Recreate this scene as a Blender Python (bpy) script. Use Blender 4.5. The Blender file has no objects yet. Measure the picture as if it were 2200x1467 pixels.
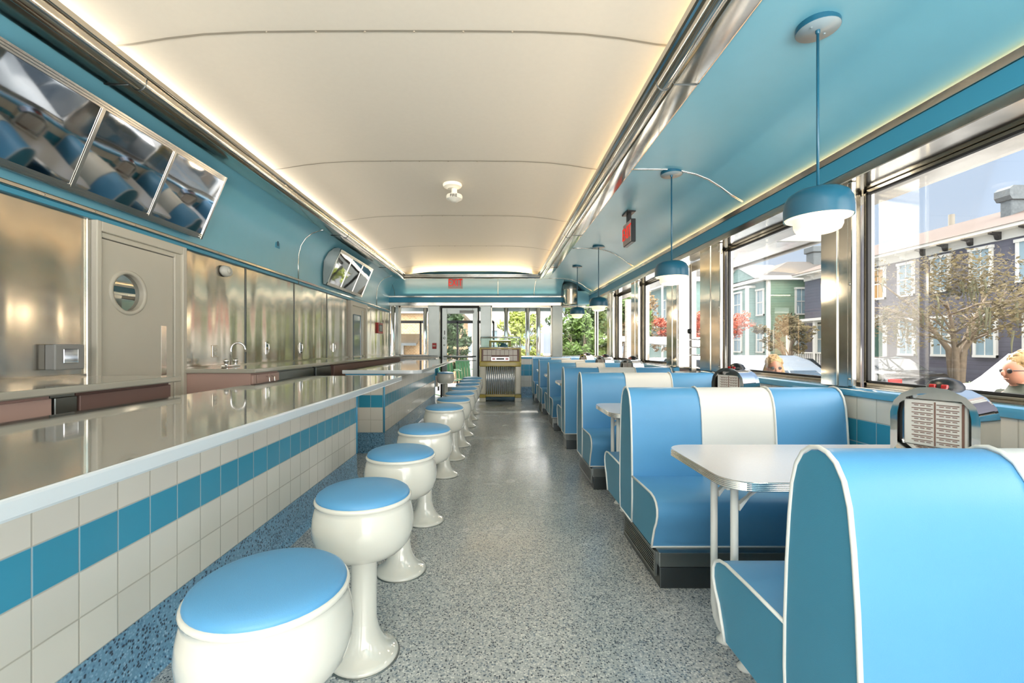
import bpy, bmesh, math, random
from mathutils import Vector, Matrix
random.seed(7)
C = bpy.context.scene.collection
PI = math.pi

# ------------------------------------------------------------------ materials
def new_mat(name):
    m = bpy.data.materials.new(name); m.use_nodes = True
    nt = m.node_tree; nt.nodes.clear()
    out = nt.nodes.new('ShaderNodeOutputMaterial')
    b = nt.nodes.new('ShaderNodeBsdfPrincipled')
    nt.links.new(b.outputs[0], out.inputs[0])
    return m, nt, b
def lin(c):
    return tuple(((v/255)/12.92 if v/255 <= .04045 else ((v/255+.055)/1.055)**2.4) for v in c)+(1,)
def N(nt, t, **k):
    n = nt.nodes.new(t)
    for a, v in k.items():
        if a.startswith('i_'):
            key = a[2:]; key = int(key) if key.isdigit() else key
            n.inputs[key].default_value = v
        else: setattr(n, a, v)
    return n
def pos(nt):
    return N(nt, 'ShaderNodeNewGeometry').outputs['Position']
def objc(nt):
    return N(nt, 'ShaderNodeTexCoord').outputs['Object']
def bump(nt, b, src, strength, dist=.01):
    bp = N(nt, 'ShaderNodeBump'); bp.inputs['Strength'].default_value = strength
    bp.inputs['Distance'].default_value = dist
    nt.links.new(src, bp.inputs['Height']); nt.links.new(bp.outputs[0], b.inputs['Normal'])
def simple(name, rgb, rough=.5, metal=0, coat=0, noise=0, nscale=60, bstr=0, bscale=200, emit=None, estr=0, spec=None):
    m, nt, b = new_mat(name)
    b.inputs['Base Color'].default_value = lin(rgb)
    b.inputs['Roughness'].default_value = rough
    b.inputs['Metallic'].default_value = metal
    b.inputs['Coat Weight'].default_value = coat
    b.inputs['Coat Roughness'].default_value = .06
    if spec is not None: b.inputs['Specular IOR Level'].default_value = spec
    if noise:
        n = N(nt, 'ShaderNodeTexNoise'); n.inputs['Scale'].default_value = nscale; n.inputs['Detail'].default_value = 4
        nt.links.new(objc(nt), n.inputs['Vector'])
        r = N(nt, 'ShaderNodeMapRange'); r.inputs[1].default_value = .25; r.inputs[2].default_value = .75
        r.inputs[3].default_value = 1-noise; r.inputs[4].default_value = 1+noise
        nt.links.new(n.outputs[0], r.inputs[0])
        mx = N(nt, 'ShaderNodeMix', data_type='RGBA', blend_type='MULTIPLY'); mx.inputs[0].default_value = 1
        mx.inputs[6].default_value = lin(rgb); nt.links.new(r.outputs[0], mx.inputs[7])
        nt.links.new(mx.outputs[2], b.inputs['Base Color'])
    if bstr:
        n2 = N(nt, 'ShaderNodeTexNoise'); n2.inputs['Scale'].default_value = bscale
        nt.links.new(objc(nt), n2.inputs['Vector']); bump(nt, b, n2.outputs[0], bstr, .004)
    if emit:
        b.inputs['Emission Color'].default_value = lin(emit); b.inputs['Emission Strength'].default_value = estr
    return m
def steel(name, rgb, rough, wave=0, wscale=(1, 1, 1), brush=None, wdist=.05, rvar=.08):
    m, nt, b = new_mat(name)
    b.inputs['Metallic'].default_value = 1
    p = objc(nt)
    n = N(nt, 'ShaderNodeTexNoise'); n.inputs['Scale'].default_value = 6; n.inputs['Detail'].default_value = 5
    mp = N(nt, 'ShaderNodeMapping'); mp.inputs['Scale'].default_value = brush or (1, 1, 1)
    nt.links.new(p, mp.inputs[0]); nt.links.new(mp.outputs[0], n.inputs['Vector'])
    cr = N(nt, 'ShaderNodeMapRange'); cr.inputs[3].default_value = .86; cr.inputs[4].default_value = 1.1
    nt.links.new(n.outputs[0], cr.inputs[0])
    mx = N(nt, 'ShaderNodeMix', data_type='RGBA', blend_type='MULTIPLY'); mx.inputs[0].default_value = 1
    mx.inputs[6].default_value = lin(rgb); nt.links.new(cr.outputs[0], mx.inputs[7])
    nt.links.new(mx.outputs[2], b.inputs['Base Color'])
    rr = N(nt, 'ShaderNodeMapRange'); rr.inputs[3].default_value = max(.02, rough-rvar); rr.inputs[4].default_value = rough+rvar
    nt.links.new(n.outputs[0], rr.inputs[0]); nt.links.new(rr.outputs[0], b.inputs['Roughness'])
    if wave:
        w = N(nt, 'ShaderNodeTexNoise'); w.inputs['Scale'].default_value = 1; w.inputs['Detail'].default_value = 1.5
        mp2 = N(nt, 'ShaderNodeMapping'); mp2.inputs['Scale'].default_value = wscale
        nt.links.new(p, mp2.inputs[0]); nt.links.new(mp2.outputs[0], w.inputs['Vector'])
        bump(nt, b, w.outputs[0], wave, wdist)
    return m
def terrazzo(name, base, chips, rough=.22, scale=130, coat=.4):
    m, nt, b = new_mat(name)
    v = N(nt, 'ShaderNodeTexVoronoi'); v.inputs['Scale'].default_value = scale
    nt.links.new(pos(nt), v.inputs['Vector'])
    s = N(nt, 'ShaderNodeSeparateColor'); nt.links.new(v.outputs['Color'], s.inputs[0])
    r = N(nt, 'ShaderNodeValToRGB'); r.color_ramp.interpolation = 'CONSTANT'
    e = r.color_ramp.elements
    e[0].position = 0; e[0].color = lin(chips[0])
    e[1].position = .2; e[1].color = lin(chips[1])
    for i, c in enumerate(chips[2:]):
        x = e.new(.2+.8*(i+1)/(len(chips)-1)); x.color = lin(c)
    nt.links.new(s.outputs[0], r.inputs[0])
    dm = N(nt, 'ShaderNodeMapRange'); dm.inputs[1].default_value = .35; dm.inputs[2].default_value = .62
    nt.links.new(v.outputs['Distance'], dm.inputs[0])
    n = N(nt, 'ShaderNodeTexNoise'); n.inputs['Scale'].default_value = 1.6; n.inputs['Detail'].default_value = 5
    nt.links.new(pos(nt), n.inputs['Vector'])
    mx = N(nt, 'ShaderNodeMix', data_type='RGBA'); nt.links.new(dm.outputs[0], mx.inputs[0])
    nt.links.new(r.outputs[0], mx.inputs[6]); mx.inputs[7].default_value = lin(base)
    vr = N(nt, 'ShaderNodeMapRange'); vr.inputs[1].default_value = .3; vr.inputs[2].default_value = .7
    vr.inputs[3].default_value = .88; vr.inputs[4].default_value = 1.1; nt.links.new(n.outputs[0], vr.inputs[0])
    m2 = N(nt, 'ShaderNodeMix', data_type='RGBA', blend_type='MULTIPLY'); m2.inputs[0].default_value = 1
    nt.links.new(mx.outputs[2], m2.inputs[6]); nt.links.new(vr.outputs[0], m2.inputs[7])
    nt.links.new(m2.outputs[2], b.inputs['Base Color'])
    rr = N(nt, 'ShaderNodeMapRange'); rr.inputs[1].default_value = .3; rr.inputs[2].default_value = .7
    rr.inputs[3].default_value = rough-.06; rr.inputs[4].default_value = rough+.12
    nt.links.new(n.outputs[0], rr.inputs[0]); nt.links.new(rr.outputs[0], b.inputs['Roughness'])
    b.inputs['Coat Weight'].default_value = coat; b.inputs['Coat Roughness'].default_value = .2
    return m
def tile_mat(name, axis, u0, s, v0, t, blo, bhi, cream=(234, 229, 217), blue=(62, 158, 190)):
    """square glazed tiles: u along axis (0=x,1=y), rows in z; rows between blo and bhi are blue"""
    m, nt, b = new_mat(name)
    sp = N(nt, 'ShaderNodeSeparateXYZ'); nt.links.new(pos(nt), sp.inputs[0])
    def mth(op, a, bb=None, c=None):
        n = N(nt, 'ShaderNodeMath', operation=op)
        for i, x in enumerate((a, bb, c)):
            if x is None: continue
            if isinstance(x, (int, float)): n.inputs[i].default_value = x
            else: nt.links.new(x, n.inputs[i])
        return n.outputs[0]
    def line(co, o, st, w):
        f = mth('FRACT', mth('DIVIDE', mth('SUBTRACT', co, o-100*st), st))
        d = mth('MINIMUM', f, mth('SUBTRACT', 1, f))
        return mth('SMOOTH_MIN', mth('MULTIPLY', d, st/w), 1.0, .1)
    lu = line(sp.outputs[axis], u0, s, .004); lv = line(sp.outputs[2], v0, t, .004)
    g = mth('MINIMUM', lu, lv)
    isb = mth('MULTIPLY', mth('GREATER_THAN', sp.outputs[2], blo), mth('LESS_THAN', sp.outputs[2], bhi))
    # slight tone change from tile to tile
    cu = mth('FLOOR', mth('DIVIDE', mth('SUBTRACT', sp.outputs[axis], u0), s)); cv = mth('FLOOR', mth('DIVIDE', mth('SUBTRACT', sp.outputs[2], v0), t))
    wn = N(nt, 'ShaderNodeTexWhiteNoise', noise_dimensions='2D')
    cb = N(nt, 'ShaderNodeCombineXYZ'); nt.links.new(cu, cb.inputs[0]); nt.links.new(cv, cb.inputs[1]); nt.links.new(cb.outputs[0], wn.inputs['Vector'])
    vr = N(nt, 'ShaderNodeMapRange'); vr.inputs[3].default_value = .94; vr.inputs[4].default_value = 1.03; nt.links.new(wn.outputs['Value'], vr.inputs[0])
    c1 = N(nt, 'ShaderNodeMix', data_type='RGBA'); nt.links.new(isb, c1.inputs[0]); c1.inputs[6].default_value = lin(cream); c1.inputs[7].default_value = lin(blue)
    c2 = N(nt, 'ShaderNodeMix', data_type='RGBA', blend_type='MULTIPLY'); c2.inputs[0].default_value = 1
    nt.links.new(c1.outputs[2], c2.inputs[6]); nt.links.new(vr.outputs[0], c2.inputs[7])
    gc = N(nt, 'ShaderNodeMix', data_type='RGBA'); nt.links.new(isb, gc.inputs[0]); gc.inputs[6].default_value = lin((192, 186, 170)); gc.inputs[7].default_value = lin((190, 208, 212))
    c3 = N(nt, 'ShaderNodeMix', data_type='RGBA'); nt.links.new(g, c3.inputs[0]); nt.links.new(gc.outputs[2], c3.inputs[6]); nt.links.new(c2.outputs[2], c3.inputs[7])
    nt.links.new(c3.outputs[2], b.inputs['Base Color'])
    b.inputs['Roughness'].default_value = .16
    bump(nt, b, g, .4, .003)
    return m
def glass_mat(name, tint=(1, 1, 1, 1), refl=.9):
    m = bpy.data.materials.new(name); m.use_nodes = True; nt = m.node_tree; nt.nodes.clear()
    out = N(nt, 'ShaderNodeOutputMaterial'); t = N(nt, 'ShaderNodeBsdfTransparent'); t.inputs[0].default_value = tint
    g = N(nt, 'ShaderNodeBsdfGlossy'); g.inputs['Roughness'].default_value = .01
    f = N(nt, 'ShaderNodeFresnel'); f.inputs[0].default_value = 1.45
    k = N(nt, 'ShaderNodeMath', operation='MULTIPLY'); k.inputs[1].default_value = refl; nt.links.new(f.outputs[0], k.inputs[0])
    mx = N(nt, 'ShaderNodeMixShader'); nt.links.new(k.outputs[0], mx.inputs[0]); nt.links.new(t.outputs[0], mx.inputs[1]); nt.links.new(g.outputs[0], mx.inputs[2])
    nt.links.new(mx.outputs[0], out.inputs[0]); return m
def siding_mat(name, rgb, step=.13, rough=.6):
    m, nt, b = new_mat(name)
    sp = N(nt, 'ShaderNodeSeparateXYZ'); nt.links.new(pos(nt), sp.inputs[0])
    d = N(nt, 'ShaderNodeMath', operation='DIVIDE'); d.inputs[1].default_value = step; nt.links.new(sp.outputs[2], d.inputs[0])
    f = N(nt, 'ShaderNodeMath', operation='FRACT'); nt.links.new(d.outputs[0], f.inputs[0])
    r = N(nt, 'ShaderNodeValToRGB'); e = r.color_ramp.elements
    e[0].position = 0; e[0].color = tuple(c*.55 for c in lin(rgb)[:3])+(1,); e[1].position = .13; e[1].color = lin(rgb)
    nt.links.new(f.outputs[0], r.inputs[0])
    n = N(nt, 'ShaderNodeTexNoise'); n.inputs['Scale'].default_value = 3; nt.links.new(pos(nt), n.inputs['Vector'])
    vr = N(nt, 'ShaderNodeMapRange'); vr.inputs[3].default_value = .8; vr.inputs[4].default_value = 1.2; nt.links.new(n.outputs[0], vr.inputs[0])
    mx = N(nt, 'ShaderNodeMix', data_type='RGBA', blend_type='MULTIPLY'); mx.inputs[0].default_value = 1
    nt.links.new(r.outputs[0], mx.inputs[6]); nt.links.new(vr.outputs[0], mx.inputs[7]); nt.links.new(mx.outputs[2], b.inputs['Base Color'])
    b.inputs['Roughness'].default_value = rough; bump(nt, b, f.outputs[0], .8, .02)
    return m
def brick_mat(name, a, bcol, mortar):
    m, nt, b = new_mat(name)
    t = N(nt, 'ShaderNodeTexBrick'); mp = N(nt, 'ShaderNodeMapping'); mp.inputs['Rotation'].default_value = (PI/2, 0, 0)
    nt.links.new(pos(nt), mp.inputs[0]); nt.links.new(mp.outputs[0], t.inputs['Vector'])
    t.inputs['Color1'].default_value = lin(a); t.inputs['Color2'].default_value = lin(bcol); t.inputs['Mortar'].default_value = lin(mortar)
    t.inputs['Scale'].default_value = 4; t.inputs['Mortar Size'].default_value = .02
    nt.links.new(t.outputs[0], b.inputs['Base Color']); b.inputs['Roughness'].default_value = .85
    return m

M = {}
M['floor'] = terrazzo('floor_terrazzo', (182, 187, 187), [(70, 80, 90), (146, 154, 157), (206, 210, 208), (118, 132, 144), (226, 228, 222)], rough=.2, scale=125)
M['cove'] = terrazzo('blue_terrazzo', (112, 160, 190), [(36, 62, 84), (120, 170, 200), (160, 200, 222), (82, 128, 162), (136, 182, 208)], rough=.3, scale=105)
M['tile_counter'] = tile_mat('counter_tiles', 1, 1.213, .138, .237, .1425, .523, .664)
M['tile_end'] = tile_mat('counter_end_tiles', 0, -1.305, .138, .237, .1425, .523, .664)
M['tile_right'] = tile_mat('wall_tiles_right', 1, .05, .135, .25, .134, .518, .786)
M['tile_back'] = tile_mat('wall_tiles_back', 0, .1, .135, .25, .134, .518, .786)
M['tile_blue'] = simple('blue_glazed_tile', (66, 156, 196), .15)
M['sill_blue'] = simple('blue_bullnose_tile', (86, 164, 206), .14, noise=.06, nscale=4)
M['cream_ceiling'] = simple('cream_ceiling_panel', (218, 212, 198), .45, noise=.015, nscale=30)
M['blue_ceiling'] = simple('blue_enamel_panel', (122, 188, 206), .32, noise=.02, nscale=8)
_b = M['blue_ceiling'].node_tree.nodes['Principled BSDF']; _b.inputs['Coat Weight'].default_value = .5; _b.inputs['Coat Roughness'].default_value = .35
M['blue_band'] = simple('blue_band_paint', (66, 150, 180), .35)
M['steel'] = steel('brushed_steel', (196, 190, 178), .2, brush=(1, .2, 1), wave=.12, wscale=(3, 3, 3), wdist=.02)
M['steel_trim'] = steel('polished_steel_trim', (205, 202, 194), .14, wave=.25, wscale=(2, 1.2, 4), wdist=.02)
M['steel_panel'] = steel('quilted_steel_panel', (206, 200, 188), .17, wave=1, wscale=(1, 2.2, .35), brush=(.5, 1.0, 2), wdist=.06, rvar=.04)
M['steel_dark'] = steel('dull_dark_steel', (92, 98, 100), .35, wave=.1, wscale=(3, 3, 3))
M['steel_grey'] = steel('grey_satin_steel', (140, 146, 144), .32, wave=.1, wscale=(3, 3, 3))
M['chrome'] = steel('chrome', (225, 226, 226), .05, rvar=.02)
M['mirror'] = steel('wavy_mirror_sheet', (196, 196, 196), .035, wave=.5, wscale=(1.5, 1.6, 2.2), wdist=.006, rvar=.015)
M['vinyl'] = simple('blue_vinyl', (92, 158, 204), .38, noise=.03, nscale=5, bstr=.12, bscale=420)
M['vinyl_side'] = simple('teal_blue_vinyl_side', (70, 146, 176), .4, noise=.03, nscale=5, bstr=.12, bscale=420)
M['vinyl_white'] = simple('white_vinyl', (226, 226, 220), .4, noise=.02, nscale=5, bstr=.12, bscale=420)
M['piping'] = simple('white_piping', (232, 232, 226), .35)
M['stool_white'] = simple('white_enamel', (226, 224, 212), .1, coat=.7)
M['laminate'] = simple('pale_table_laminate', (214, 212, 214), .22, noise=.03, nscale=150)
M['white_paint'] = simple('white_paint', (224, 224, 218), .35)
M['counter_top'] = simple('taupe_polished_countertop', (150, 148, 142), .035, coat=1, noise=.03, nscale=80, spec=.9)
M['counter_edge'] = simple('white_countertop_edge', (222, 228, 230), .12, coat=.5)
M['back_top'] = simple('cream_back_countertop', (186, 182, 168), .08, coat=.6)
M['door_cream'] = simple('cream_door_paint', (208, 202, 186), .28, noise=.015, nscale=4)
M['pink'] = simple('pink_cabinet', (196, 164, 152), .35)
M['mauve'] = simple('mauve_cabinet', (128, 100, 92), .4)
M['dark'] = simple('dark_void', (22, 20, 20), .7)
M['black'] = simple('black_plastic', (18, 20, 22), .35)
M['rubber'] = simple('black_rubber_gasket', (24, 25, 26), .6)
M['white_plastic'] = simple('white_plastic', (222, 220, 208), .35)
M['pendant'] = simple('teal_enamel_pendant', (34, 94, 118), .3)
M['pendant_disc'] = simple('grey_canopy_face', (142, 160, 166), .35)
M['opal'] = simple('opal_glass', (250, 236, 214), .3, emit=(255, 222, 176), estr=.6)
M['red_sign'] = simple('red_exit_letters', (225, 40, 25), .4, emit=(255, 45, 20), estr=.35)
M['sign_face'] = simple('exit_sign_face', (196, 176, 168), .4)
M['grey_plastic'] = simple('grey_plastic', (150, 150, 148), .35)
M['red_box'] = simple('red_metal_box', (186, 30, 26), .35)
M['glass'] = glass_mat('window_glass', refl=.22)
M['glass_green'] = glass_mat('greenish_glass', (.9, .97, .94, 1), refl=.5)
M['car_glass'] = simple('car_window_glass', (44, 56, 64), .06, coat=1)
M['jk_yellow'] = simple('mustard_jukebox_paint', (176, 156, 52), .3, coat=.4)
M['jk_white'] = simple('ivory_jukebox_paint', (226, 222, 206), .15, coat=.5)
M['paper'] = simple('title_card_paper', (238, 235, 228), .6)
M['ink'] = simple('printed_ink', (130, 96, 84), .6)
M['ink_dark'] = simple('black_ink', (30, 28, 28), .5)
M['jk_blue'] = simple('blue_mechanism_paint', (60, 120, 150), .4)
M['asphalt'] = simple('asphalt', (120, 120, 120), .9, noise=.12, nscale=3)
M['concrete'] = simple('pavement_concrete', (186, 182, 174), .85, noise=.08, nscale=2)
M['siding_dark'] = siding_mat('dark_purple_grey_siding', (88, 88, 100), .17)
M['siding_green'] = siding_mat('sage_green_siding', (112, 134, 114), .16)
M['siding_teal'] = siding_mat('pale_teal_siding', (124, 152, 148), .16)
M['siding_white'] = siding_mat('white_siding', (206, 200, 188), .2)
M['brick_tan'] = brick_mat('tan_brick', (206, 172, 128), (184, 148, 104), (200, 190, 170))
M['shingle'] = simple('brown_roof_shingle', (84, 72, 66), .95, noise=.2, nscale=9)
M['shingle_grey'] = simple('grey_roof_shingle', (80, 78, 76), .95, noise=.2, nscale=9)
M['house_white'] = simple('white_house_trim', (196, 197, 192), .5)
M['brick_dark'] = simple('weathered_grey_brick', (92, 100, 104), .9, noise=.25, nscale=14, bstr=.5, bscale=30)
M['pane'] = simple('house_window_pane', (128, 150, 160), .08, coat=.5)
M['pane_amber'] = simple('amber_curtained_pane', (168, 128, 70), .2, coat=.5)
M['green_door'] = simple('dark_green_paint', (34, 84, 74), .35)
M['bark'] = simple('tree_bark', (132, 118, 100), .9, noise=.2, nscale=12)
M['leaf_olive'] = simple('olive_brown_leaves', (84, 74, 46), .9, noise=.35, nscale=4)
M['leaf_green'] = simple('green_leaves', (86, 112, 50), .55, noise=.35, nscale=3)
M['leaf_dark'] = simple('dark_green_leaves', (52, 74, 40), .6, noise=.3, nscale=3)
M['leaf_lime'] = simple('yellow_green_fronds', (140, 152, 70), .5, noise=.25, nscale=3)
M['leaf_red'] = simple('rust_red_leaves', (176, 84, 58), .6, noise=.3, nscale=4)
M['leaf_rust'] = simple('faded_rust_green_leaves', (124, 100, 62), .6, noise=.4, nscale=1)
M['moss'] = simple('grey_green_moss', (112, 112, 88), .9)
M['green_paint'] = simple('green_painted_metal', (74, 132, 86), .4)
M['car_white'] = simple('white_car_paint', (190, 193, 196), .3, coat=.5)
M['car_black'] = simple('black_car_paint', (28, 30, 34), .12, coat=1)
M['car_silver'] = simple('silver_car_paint', (130, 138, 144), .25, metal=.3, coat=1)
M['tire'] = simple('tyre_rubber', (26, 26, 27), .8)
M['tail'] = simple('red_tail_lens', (190, 30, 30), .2, coat=.6)
M['skin'] = simple('skin', (186, 130, 104), .5)
M['hair_blond'] = simple('blond_hair', (168, 138, 92), .6, noise=.3, nscale=40)
M['cloth_green'] = simple('olive_jacket_cloth', (72, 78, 66), .8)
M['cloth_white'] = simple('white_cloth', (222, 220, 216), .8)
M['denim'] = simple('blue_denim', (58, 72, 100), .8)
M['wood_pole'] = simple('grey_wood_pole', (112, 108, 98), .9)
M['slab_white'] = simple('white_slab_sheet', (236, 236, 228), .5)
M['seam_grey'] = simple('grey_seam_strip', (150, 144, 130), .5)
M['attic'] = simple('attic_board', (150, 150, 146), .9)

# ------------------------------------------------------------------ mesh helpers
class MB:
    def __init__(s): s.bm = bmesh.new()
    def box(s, x0, x1, y0, y1, z0, z1, bev=0, seg=2):
        b = bmesh.new(); bmesh.ops.create_cube(b, size=1)
        for v in b.verts:
            v.co = Vector(((x0+x1)/2+v.co.x*(x1-x0), (y0+y1)/2+v.co.y*(y1-y0), (z0+z1)/2+v.co.z*(z1-z0)))
        if bev: bmesh.ops.bevel(b, geom=b.edges[:], offset=bev, segments=seg, affect='EDGES', profile=.5)
        return s._merge(b)
    def _merge(s, b, mat=None):
        if mat is not None: bmesh.ops.transform(b, matrix=mat, verts=b.verts[:])
        vm = {v: s.bm.verts.new(v.co) for v in b.verts}
        for f in b.faces:
            try:
                nf = s.bm.faces.new([vm[v] for v in f.verts]); nf.smooth = f.smooth; nf.material_index = f.material_index
            except ValueError: pass
        b.free(); return s
    def add(s, other, mat=None):
        b = other.bm.copy(); return s._merge(b, mat)
    def prism(s, poly, axis, a, b, smooth=False, caps=True, mi=0):
        """poly: 2-D points; axis 0: (y,z) along x; 1: (x,z) along y; 2: (x,y) along z"""
        def P(p, t):
            return Vector((t, p[0], p[1])) if axis == 0 else Vector((p[0], t, p[1])) if axis == 1 else Vector((p[0], p[1], t))
        A = [s.bm.verts.new(P(p, a)) for p in poly]; B = [s.bm.verts.new(P(p, b)) for p in poly]
        n = len(poly)
        for i in range(n):
            j = (i+1) % n
            f = s.bm.faces.new((A[i], A[j], B[j], B[i])); f.smooth = smooth; f.material_index = mi
        if caps:
            f = s.bm.faces.new(A[::-1]); f.material_index = mi; f = s.bm.faces.new(B); f.material_index = mi
        return s
    def loft(s, profs, smooth=True, caps=True):
        """profs: list of lists of 3-D points, same count"""
        R = [[s.bm.verts.new(Vector(p)) for p in pr] for pr in profs]
        n = len(profs[0])
        for a, b in zip(R, R[1:]):
            for i in range(n):
                j = (i+1) % n
                f = s.bm.faces.new((a[i], a[j], b[j], b[i])); f.smooth = smooth
        if caps:
            s.bm.faces.new(R[0][::-1]); s.bm.faces.new(R[-1])
        return s
    def sheet(s, rows, smooth=True):
        R = [[s.bm.verts.new(Vector(p)) for p in r] for r in rows]
        for a, b in zip(R, R[1:]):
            for i in range(len(a)-1):
                f = s.bm.faces.new((a[i], a[i+1], b[i+1], b[i])); f.smooth = smooth
        return s
    def lathe(s, prof, c=(0, 0, 0), seg=32, axis='z', smooth=True, ang=2*PI, sx=1, sy=1):
        c = Vector(c); rings = []
        full = abs(ang-2*PI) < 1e-6; n = seg if full else seg+1
        for r, h in prof:
            ring = []
            if r < 1e-6:
                v = {'z': (0, 0, h), 'x': (h, 0, 0), 'y': (0, h, 0)}[axis]
                ring = [s.bm.verts.new(c+Vector(v))]*n
            else:
                for i in range(n):
                    a = ang*i/seg; u, w = r*math.cos(a)*sx, r*math.sin(a)*sy
                    v = {'z': (u, w, h), 'x': (h, u, w), 'y': (w, h, u)}[axis]
                    ring.append(s.bm.verts.new(c+Vector(v)))
            rings.append(ring)
        for a, b in zip(rings, rings[1:]):
            for i in range(seg):
                j = (i+1) % n
                q = []
                for v in (a[i], a[j], b[j], b[i]):
                    if v not in q: q.append(v)
                if len(q) > 2:
                    try: f = s.bm.faces.new(q); f.smooth = smooth
                    except ValueError: pass
        return s
    def tube(s, path, r, seg=8, closed=False, caps=True):
        P = [Vector(p) for p in path]; n = len(P); rings = []
        up = None
        for i, p in enumerate(P):
            if closed: t = P[(i+1) % n]-P[i-1]
            else: t = P[min(i+1, n-1)]-P[max(i-1, 0)]
            if t.length < 1e-9: t = Vector((0, 0, 1))
            t.normalize()
            if up is None:
                up = Vector((0, 0, 1)) if abs(t.z) < .9 else Vector((1, 0, 0))
            a = t.cross(up)
            if a.length < 1e-6: a = t.cross(Vector((0, 1, 0)))
            a.normalize(); b = a.cross(t).normalized(); up = b
            rr = r[i] if isinstance(r, (list, tuple)) else r
            rings.append([s.bm.verts.new(p+(a*math.cos(2*PI*k/seg)+b*math.sin(2*PI*k/seg))*rr) for k in range(seg)])
        pairs = list(zip(rings, rings[1:]))
        if closed: pairs.append((rings[-1], rings[0]))
        for a, b in pairs:
            for k in range(seg):
                j = (k+1) % seg
                f = s.bm.faces.new((a[k], b[k], b[j], a[j])); f.smooth = True
        if caps and not closed:
            s.bm.faces.new(rings[0]); s.bm.faces.new(rings[-1][::-1])
        return s
    def sphere(s, c, r, sc=(1, 1, 1), seg=24):
        b = bmesh.new(); bmesh.ops.create_uvsphere(b, u_segments=seg, v_segments=seg//2, radius=r)
        for v in b.verts: v.co = Vector((c[0]+v.co.x*sc[0], c[1]+v.co.y*sc[1], c[2]+v.co.z*sc[2]))
        for f in b.faces: f.smooth = True
        return s._merge(b)
    def quad(s, pts):
        f = s.bm.faces.new([s.bm.verts.new(Vector(p)) for p in pts]); return s
    def move(s, d):
        bmesh.ops.translate(s.bm, vec=Vector(d), verts=s.bm.verts[:]); return s
    def build(s, name, mat, parent=None, label=None, smooth=None, bevel=0, sub=0):
        bmesh.ops.recalc_face_normals(s.bm, faces=s.bm.faces[:])
        me = bpy.data.meshes.new(name); s.bm.to_mesh(me); s.bm.free()
        mats = mat if isinstance(mat, (list, tuple)) else [mat]
        for m in mats: me.materials.append(M[m])
        if smooth:
            for p in me.polygons: p.use_smooth = True
        if smooth is not None and smooth:
            try: me.set_sharp_from_angle(angle=math.radians(smooth if smooth is not True else 40))
            except Exception: pass
        o = bpy.data.objects.new(name, me); C.objects.link(o)
        if parent is not None: o.parent = parent
        if label: o['label'] = label
        if bevel:
            md = o.modifiers.new('bevel', 'BEVEL'); md.width = bevel; md.segments = 2; md.limit_method = 'ANGLE'
        if sub:
            md = o.modifiers.new('sub', 'SUBSURF'); md.levels = sub; md.render_levels = sub
        return o
def thing(name, label, cat, loc=(0, 0, 0), rz=0, group=None):
    o = bpy.data.objects.new(name, None); C.objects.link(o); o.empty_display_size = .1
    o.location = loc; o.rotation_euler = (0, 0, rz); o['label'] = label; o['category'] = cat
    if group: o['group'] = group
    return o
def tag(o, label, cat, group=None, kind=None):
    o['label'] = label; o['category'] = cat
    if group: o['group'] = group
    if kind: o['kind'] = kind
    return o
def struct(name, mb, mat, label=None, smooth=None):
    o = mb.build(name, mat, smooth=smooth); o['kind'] = 'structure'
    if label: o['label'] = label
    return o
def structE(name, loc, label=None):
    o = bpy.data.objects.new(name, None); C.objects.link(o); o.location = loc; o['kind'] = 'structure'
    if label: o['label'] = label
    return o
def dup(root, loc, label, group=None, rz=None):
    r = root.copy(); C.objects.link(r); r.location = loc
    if rz is not None: r.rotation_euler = (0, 0, rz)
    r['label'] = label
    if group: r['group'] = group
    for ch in list(root.children):
        c = ch.copy(); C.objects.link(c); c.parent = r
        for g in ch.children:
            d = g.copy(); C.objects.link(d); d.parent = c
    return r
def text_mesh(body, size, ext=.002, bold=0):
    cu = bpy.data.curves.new('txt', 'FONT'); cu.body = body; cu.size = size; cu.extrude = ext
    cu.align_x = 'CENTER'; cu.align_y = 'CENTER'; cu.offset = bold
    ob = bpy.data.objects.new('txt', cu); C.objects.link(ob)
    bpy.context.view_layer.update()
    dg = bpy.context.evaluated_depsgraph_get()
    me = bpy.data.meshes.new_from_object(ob.evaluated_get(dg))
    bpy.data.objects.remove(ob, do_unlink=True)
    return me
def text(name, body, size, mat, parent, mtx, ext=.002, sx=1, bold=0):
    me = text_mesh(body, size, ext, bold); me.materials.clear(); me.materials.append(M[mat]); me.name = name
    me.transform(mtx @ Matrix.Diagonal((sx, 1, 1, 1)))
    o = bpy.data.objects.new(name, me); C.objects.link(o); o.parent = parent; return o
def facing(loc, d):
    """matrix putting text in a plane looking along d ('-y','-x')"""
    R = {'-y': Matrix.Rotation(PI/2, 4, 'X'), '-x': Matrix.Rotation(-PI/2, 4, 'Z') @ Matrix.Rotation(PI/2, 4, 'X'), '+x': Matrix.Rotation(PI/2, 4, 'Z') @ Matrix.Rotation(PI/2, 4, 'X')}[d]
    return Matrix.Translation(loc) @ R

Y0, YB = -2.9, 10.5           # room runs from behind the camera to the back wall
XL, XR = -2.6, 2.15
# ------------------------------------------------------------------ camera
cd = bpy.data.cameras.new('camera'); cam = bpy.data.objects.new('camera', cd); C.objects.link(cam)
cam.location = (0, 0, 1.22); cam.rotation_euler = (PI/2, 0, 0)
cd.sensor_width = 36; cd.lens = 36*940/2200; cd.shift_x = 32/2200; cd.shift_y = 10.5/2200
cd.clip_start = .02; cd.clip_end = 500
bpy.context.scene.camera = cam

# ------------------------------------------------------------------ shell
struct('floor', MB().box(XL-.15, 2.5, Y0, YB+.2, -.12, 0), 'floor')
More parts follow.
